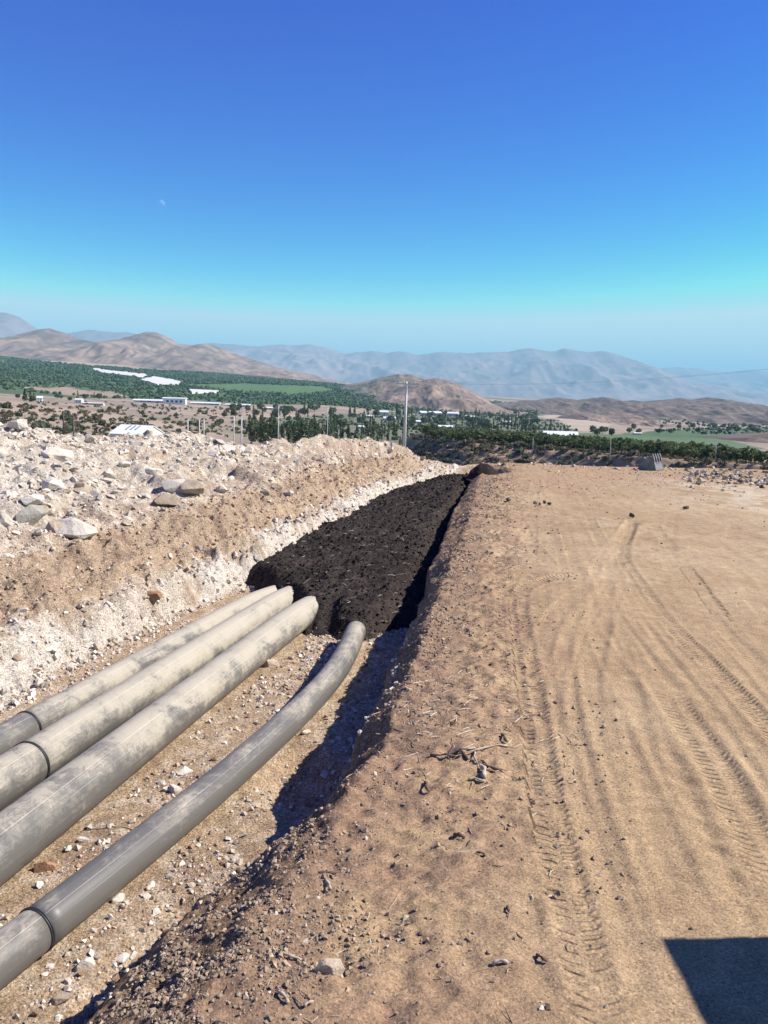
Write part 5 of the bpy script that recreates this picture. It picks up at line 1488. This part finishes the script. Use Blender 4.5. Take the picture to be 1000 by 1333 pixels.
for q in (-.9, -.35, .55, 1.05): MB().tube([(lean + q, -.12, hgt - .19), (lean + q, -.12, hgt + .12)], [.07, .05], 8).build('insulator', M_BEADOL, pole)
wire((lean, 0, hgt - .5), (atY(553, 575, 97) - np.array(pole.location)), 0, .012, pole, 'guy_wire')
tops = [np.array(pole.location) + np.array([lean + q, -.12, hgt + .12]) for q in (-.9, -.35, .55, 1.05)]
pr = np.array([34.0, 38.0, -7.0])
pole2 = empty('utility_pole', tuple(pr)); tag(pole2, 'concrete power pole beyond the right picture edge carrying the wires', 'pole')
MB().tube([(0, 0, -1), (0, 0, 14.2)], [.22, .12], 10).build('post', M_CONC, pole2, True)
MB().box((.1, -.12, 13.9), (.12, 2.2, .12)).build('crossarm', M_CONC, pole2)
for i, q in enumerate((-.9, -.35, .55, 1.05)):
    if i in (1, 2):
        continue
    wire(tops[i], pr + np.array([0, q, 14.0]), 1.3, .004, None, 'wire', ['upper thin power wire crossing the right sky', '', '', 'lower thin power wire crossing the right sky'][i])
def far_pole(px_, y0_, y1_, D, r, mat, label, arm=False, name='utility_pole'):
    a, b = atY(px_, y1_, D), atY(px_ + (y1_ - y0_) * .02, y0_, D)
    o = empty(name, tuple(a)); tag(o, label, 'pole')
    MB().tube([(0, 0, -2.0), tuple(b - a)], [r, r * .7], 7).build('post', mat, o, True)
    if arm: MB().box(tuple(b - a - np.array([0, 0, .3])), (1.9, .12, .12)).build('crossarm', mat, o)
    return o
far_pole(362, 529, 572, 150, .14, M_CONC, 'slim grey pole with crossarm behind the slim trees', True)
far_pole(426, 530, 572, 190, .11, M_CONC, 'thin grey pole among the slim trees')
far_pole(244, 546, 575, 110, .11, M_CONC, 'leftmost of the bare posts right of the white shed')
far_pole(259, 546, 575, 105, .09, M_CONC, 'second bare post right of the white shed')
far_pole(265, 545, 575, 112, .09, M_CONC, 'third bare post right of the white shed')
far_pole(304, 541, 578, 112, .10, M_CONC, 'fourth bare post right of the white shed')
far_pole(314, 541, 578, 108, .11, M_CONC, 'rightmost bare post right of the white shed')
far_pole(82, 535, 560, 40, .055, M_DARKW, 'taller dark fence post on the heap crest', name='fence_post')
far_pole(95, 542, 562, 40, .05, M_DARKW, 'shorter dark fence post on the heap crest', name='fence_post')
far_pole(932, 580, 600, 175, .10, M_CONC, 'thin pale pole beside the tiny white hut', True)
far_pole(795, 570, 592, 185, .06, M_CONC, 'thin pole in the orchard right of the white shed')
far_pole(694, 571, 585, 200, .06, M_CONC, 'thin pole in the orchard left of the white shed')

# ------------------------------------------------------------------ day moon
moon_d = ray(210, 265); moon_d = moon_d / np.linalg.norm(moon_d) * 60000
mm_, mn, ml, mb_ = new_mat('moon_surface', 1, 0)
mb_.inputs['Base Color'].default_value = (.16, .17, .19, 1)
bm = bmesh.new(); bmesh.ops.create_icosphere(bm, subdivisions=4, radius=60000 * 4.2 / FPX)
bmesh.ops.delete(bm, geom=[f for f in bm.faces if f.normal.dot(Vector(moon_d)) > -.02 * 60000], context='FACES')   # only the side that can be seen
me = bpy.data.meshes.new('moon'); bm.to_mesh(me); bm.free()
tr_ = mn.new('ShaderNodeBsdfTransparent'); df_ = mn.new('ShaderNodeBsdfDiffuse'); ad_ = mn.new('ShaderNodeAddShader')
df_.inputs[0].default_value = (.12, .10, .08, 1)
ml.new(tr_.outputs[0], ad_.inputs[0]); ml.new(df_.outputs[0], ad_.inputs[1]); ml.new(ad_.outputs[0], mn['Material Output'].inputs[0])
moon = link('moon', me, mm_, loc=tuple(moon_d + np.array([0, 0, CAM_H])))
moon.data.polygons.foreach_set('use_smooth', np.ones(len(me.polygons), bool))
tag(moon, 'faint pale half moon in the blue sky', 'moon')
# ------------------------------------------------------------------ haze
hz = MB().box((0, 11500, 350), (64000, 47000, 1900)).build('haze', None)
hm_ = bpy.data.materials.new('haze_air'); hm_.use_nodes = True
hn, hl = hm_.node_tree.nodes, hm_.node_tree.links
hn.clear()
ho = hn.new('ShaderNodeOutputMaterial'); hv = hn.new('ShaderNodeVolumePrincipled')
hv.inputs['Color'].default_value = (.42, .82, 1.0, 1)
hv.inputs['Density'].default_value = 7.4e-5
hv.inputs['Anisotropy'].default_value = 0.0
hl.new(hv.outputs[0], ho.inputs['Volume'])
hz.data.materials.append(hm_)
tag(hz, 'thin bluish air over the valley', kind='stuff')
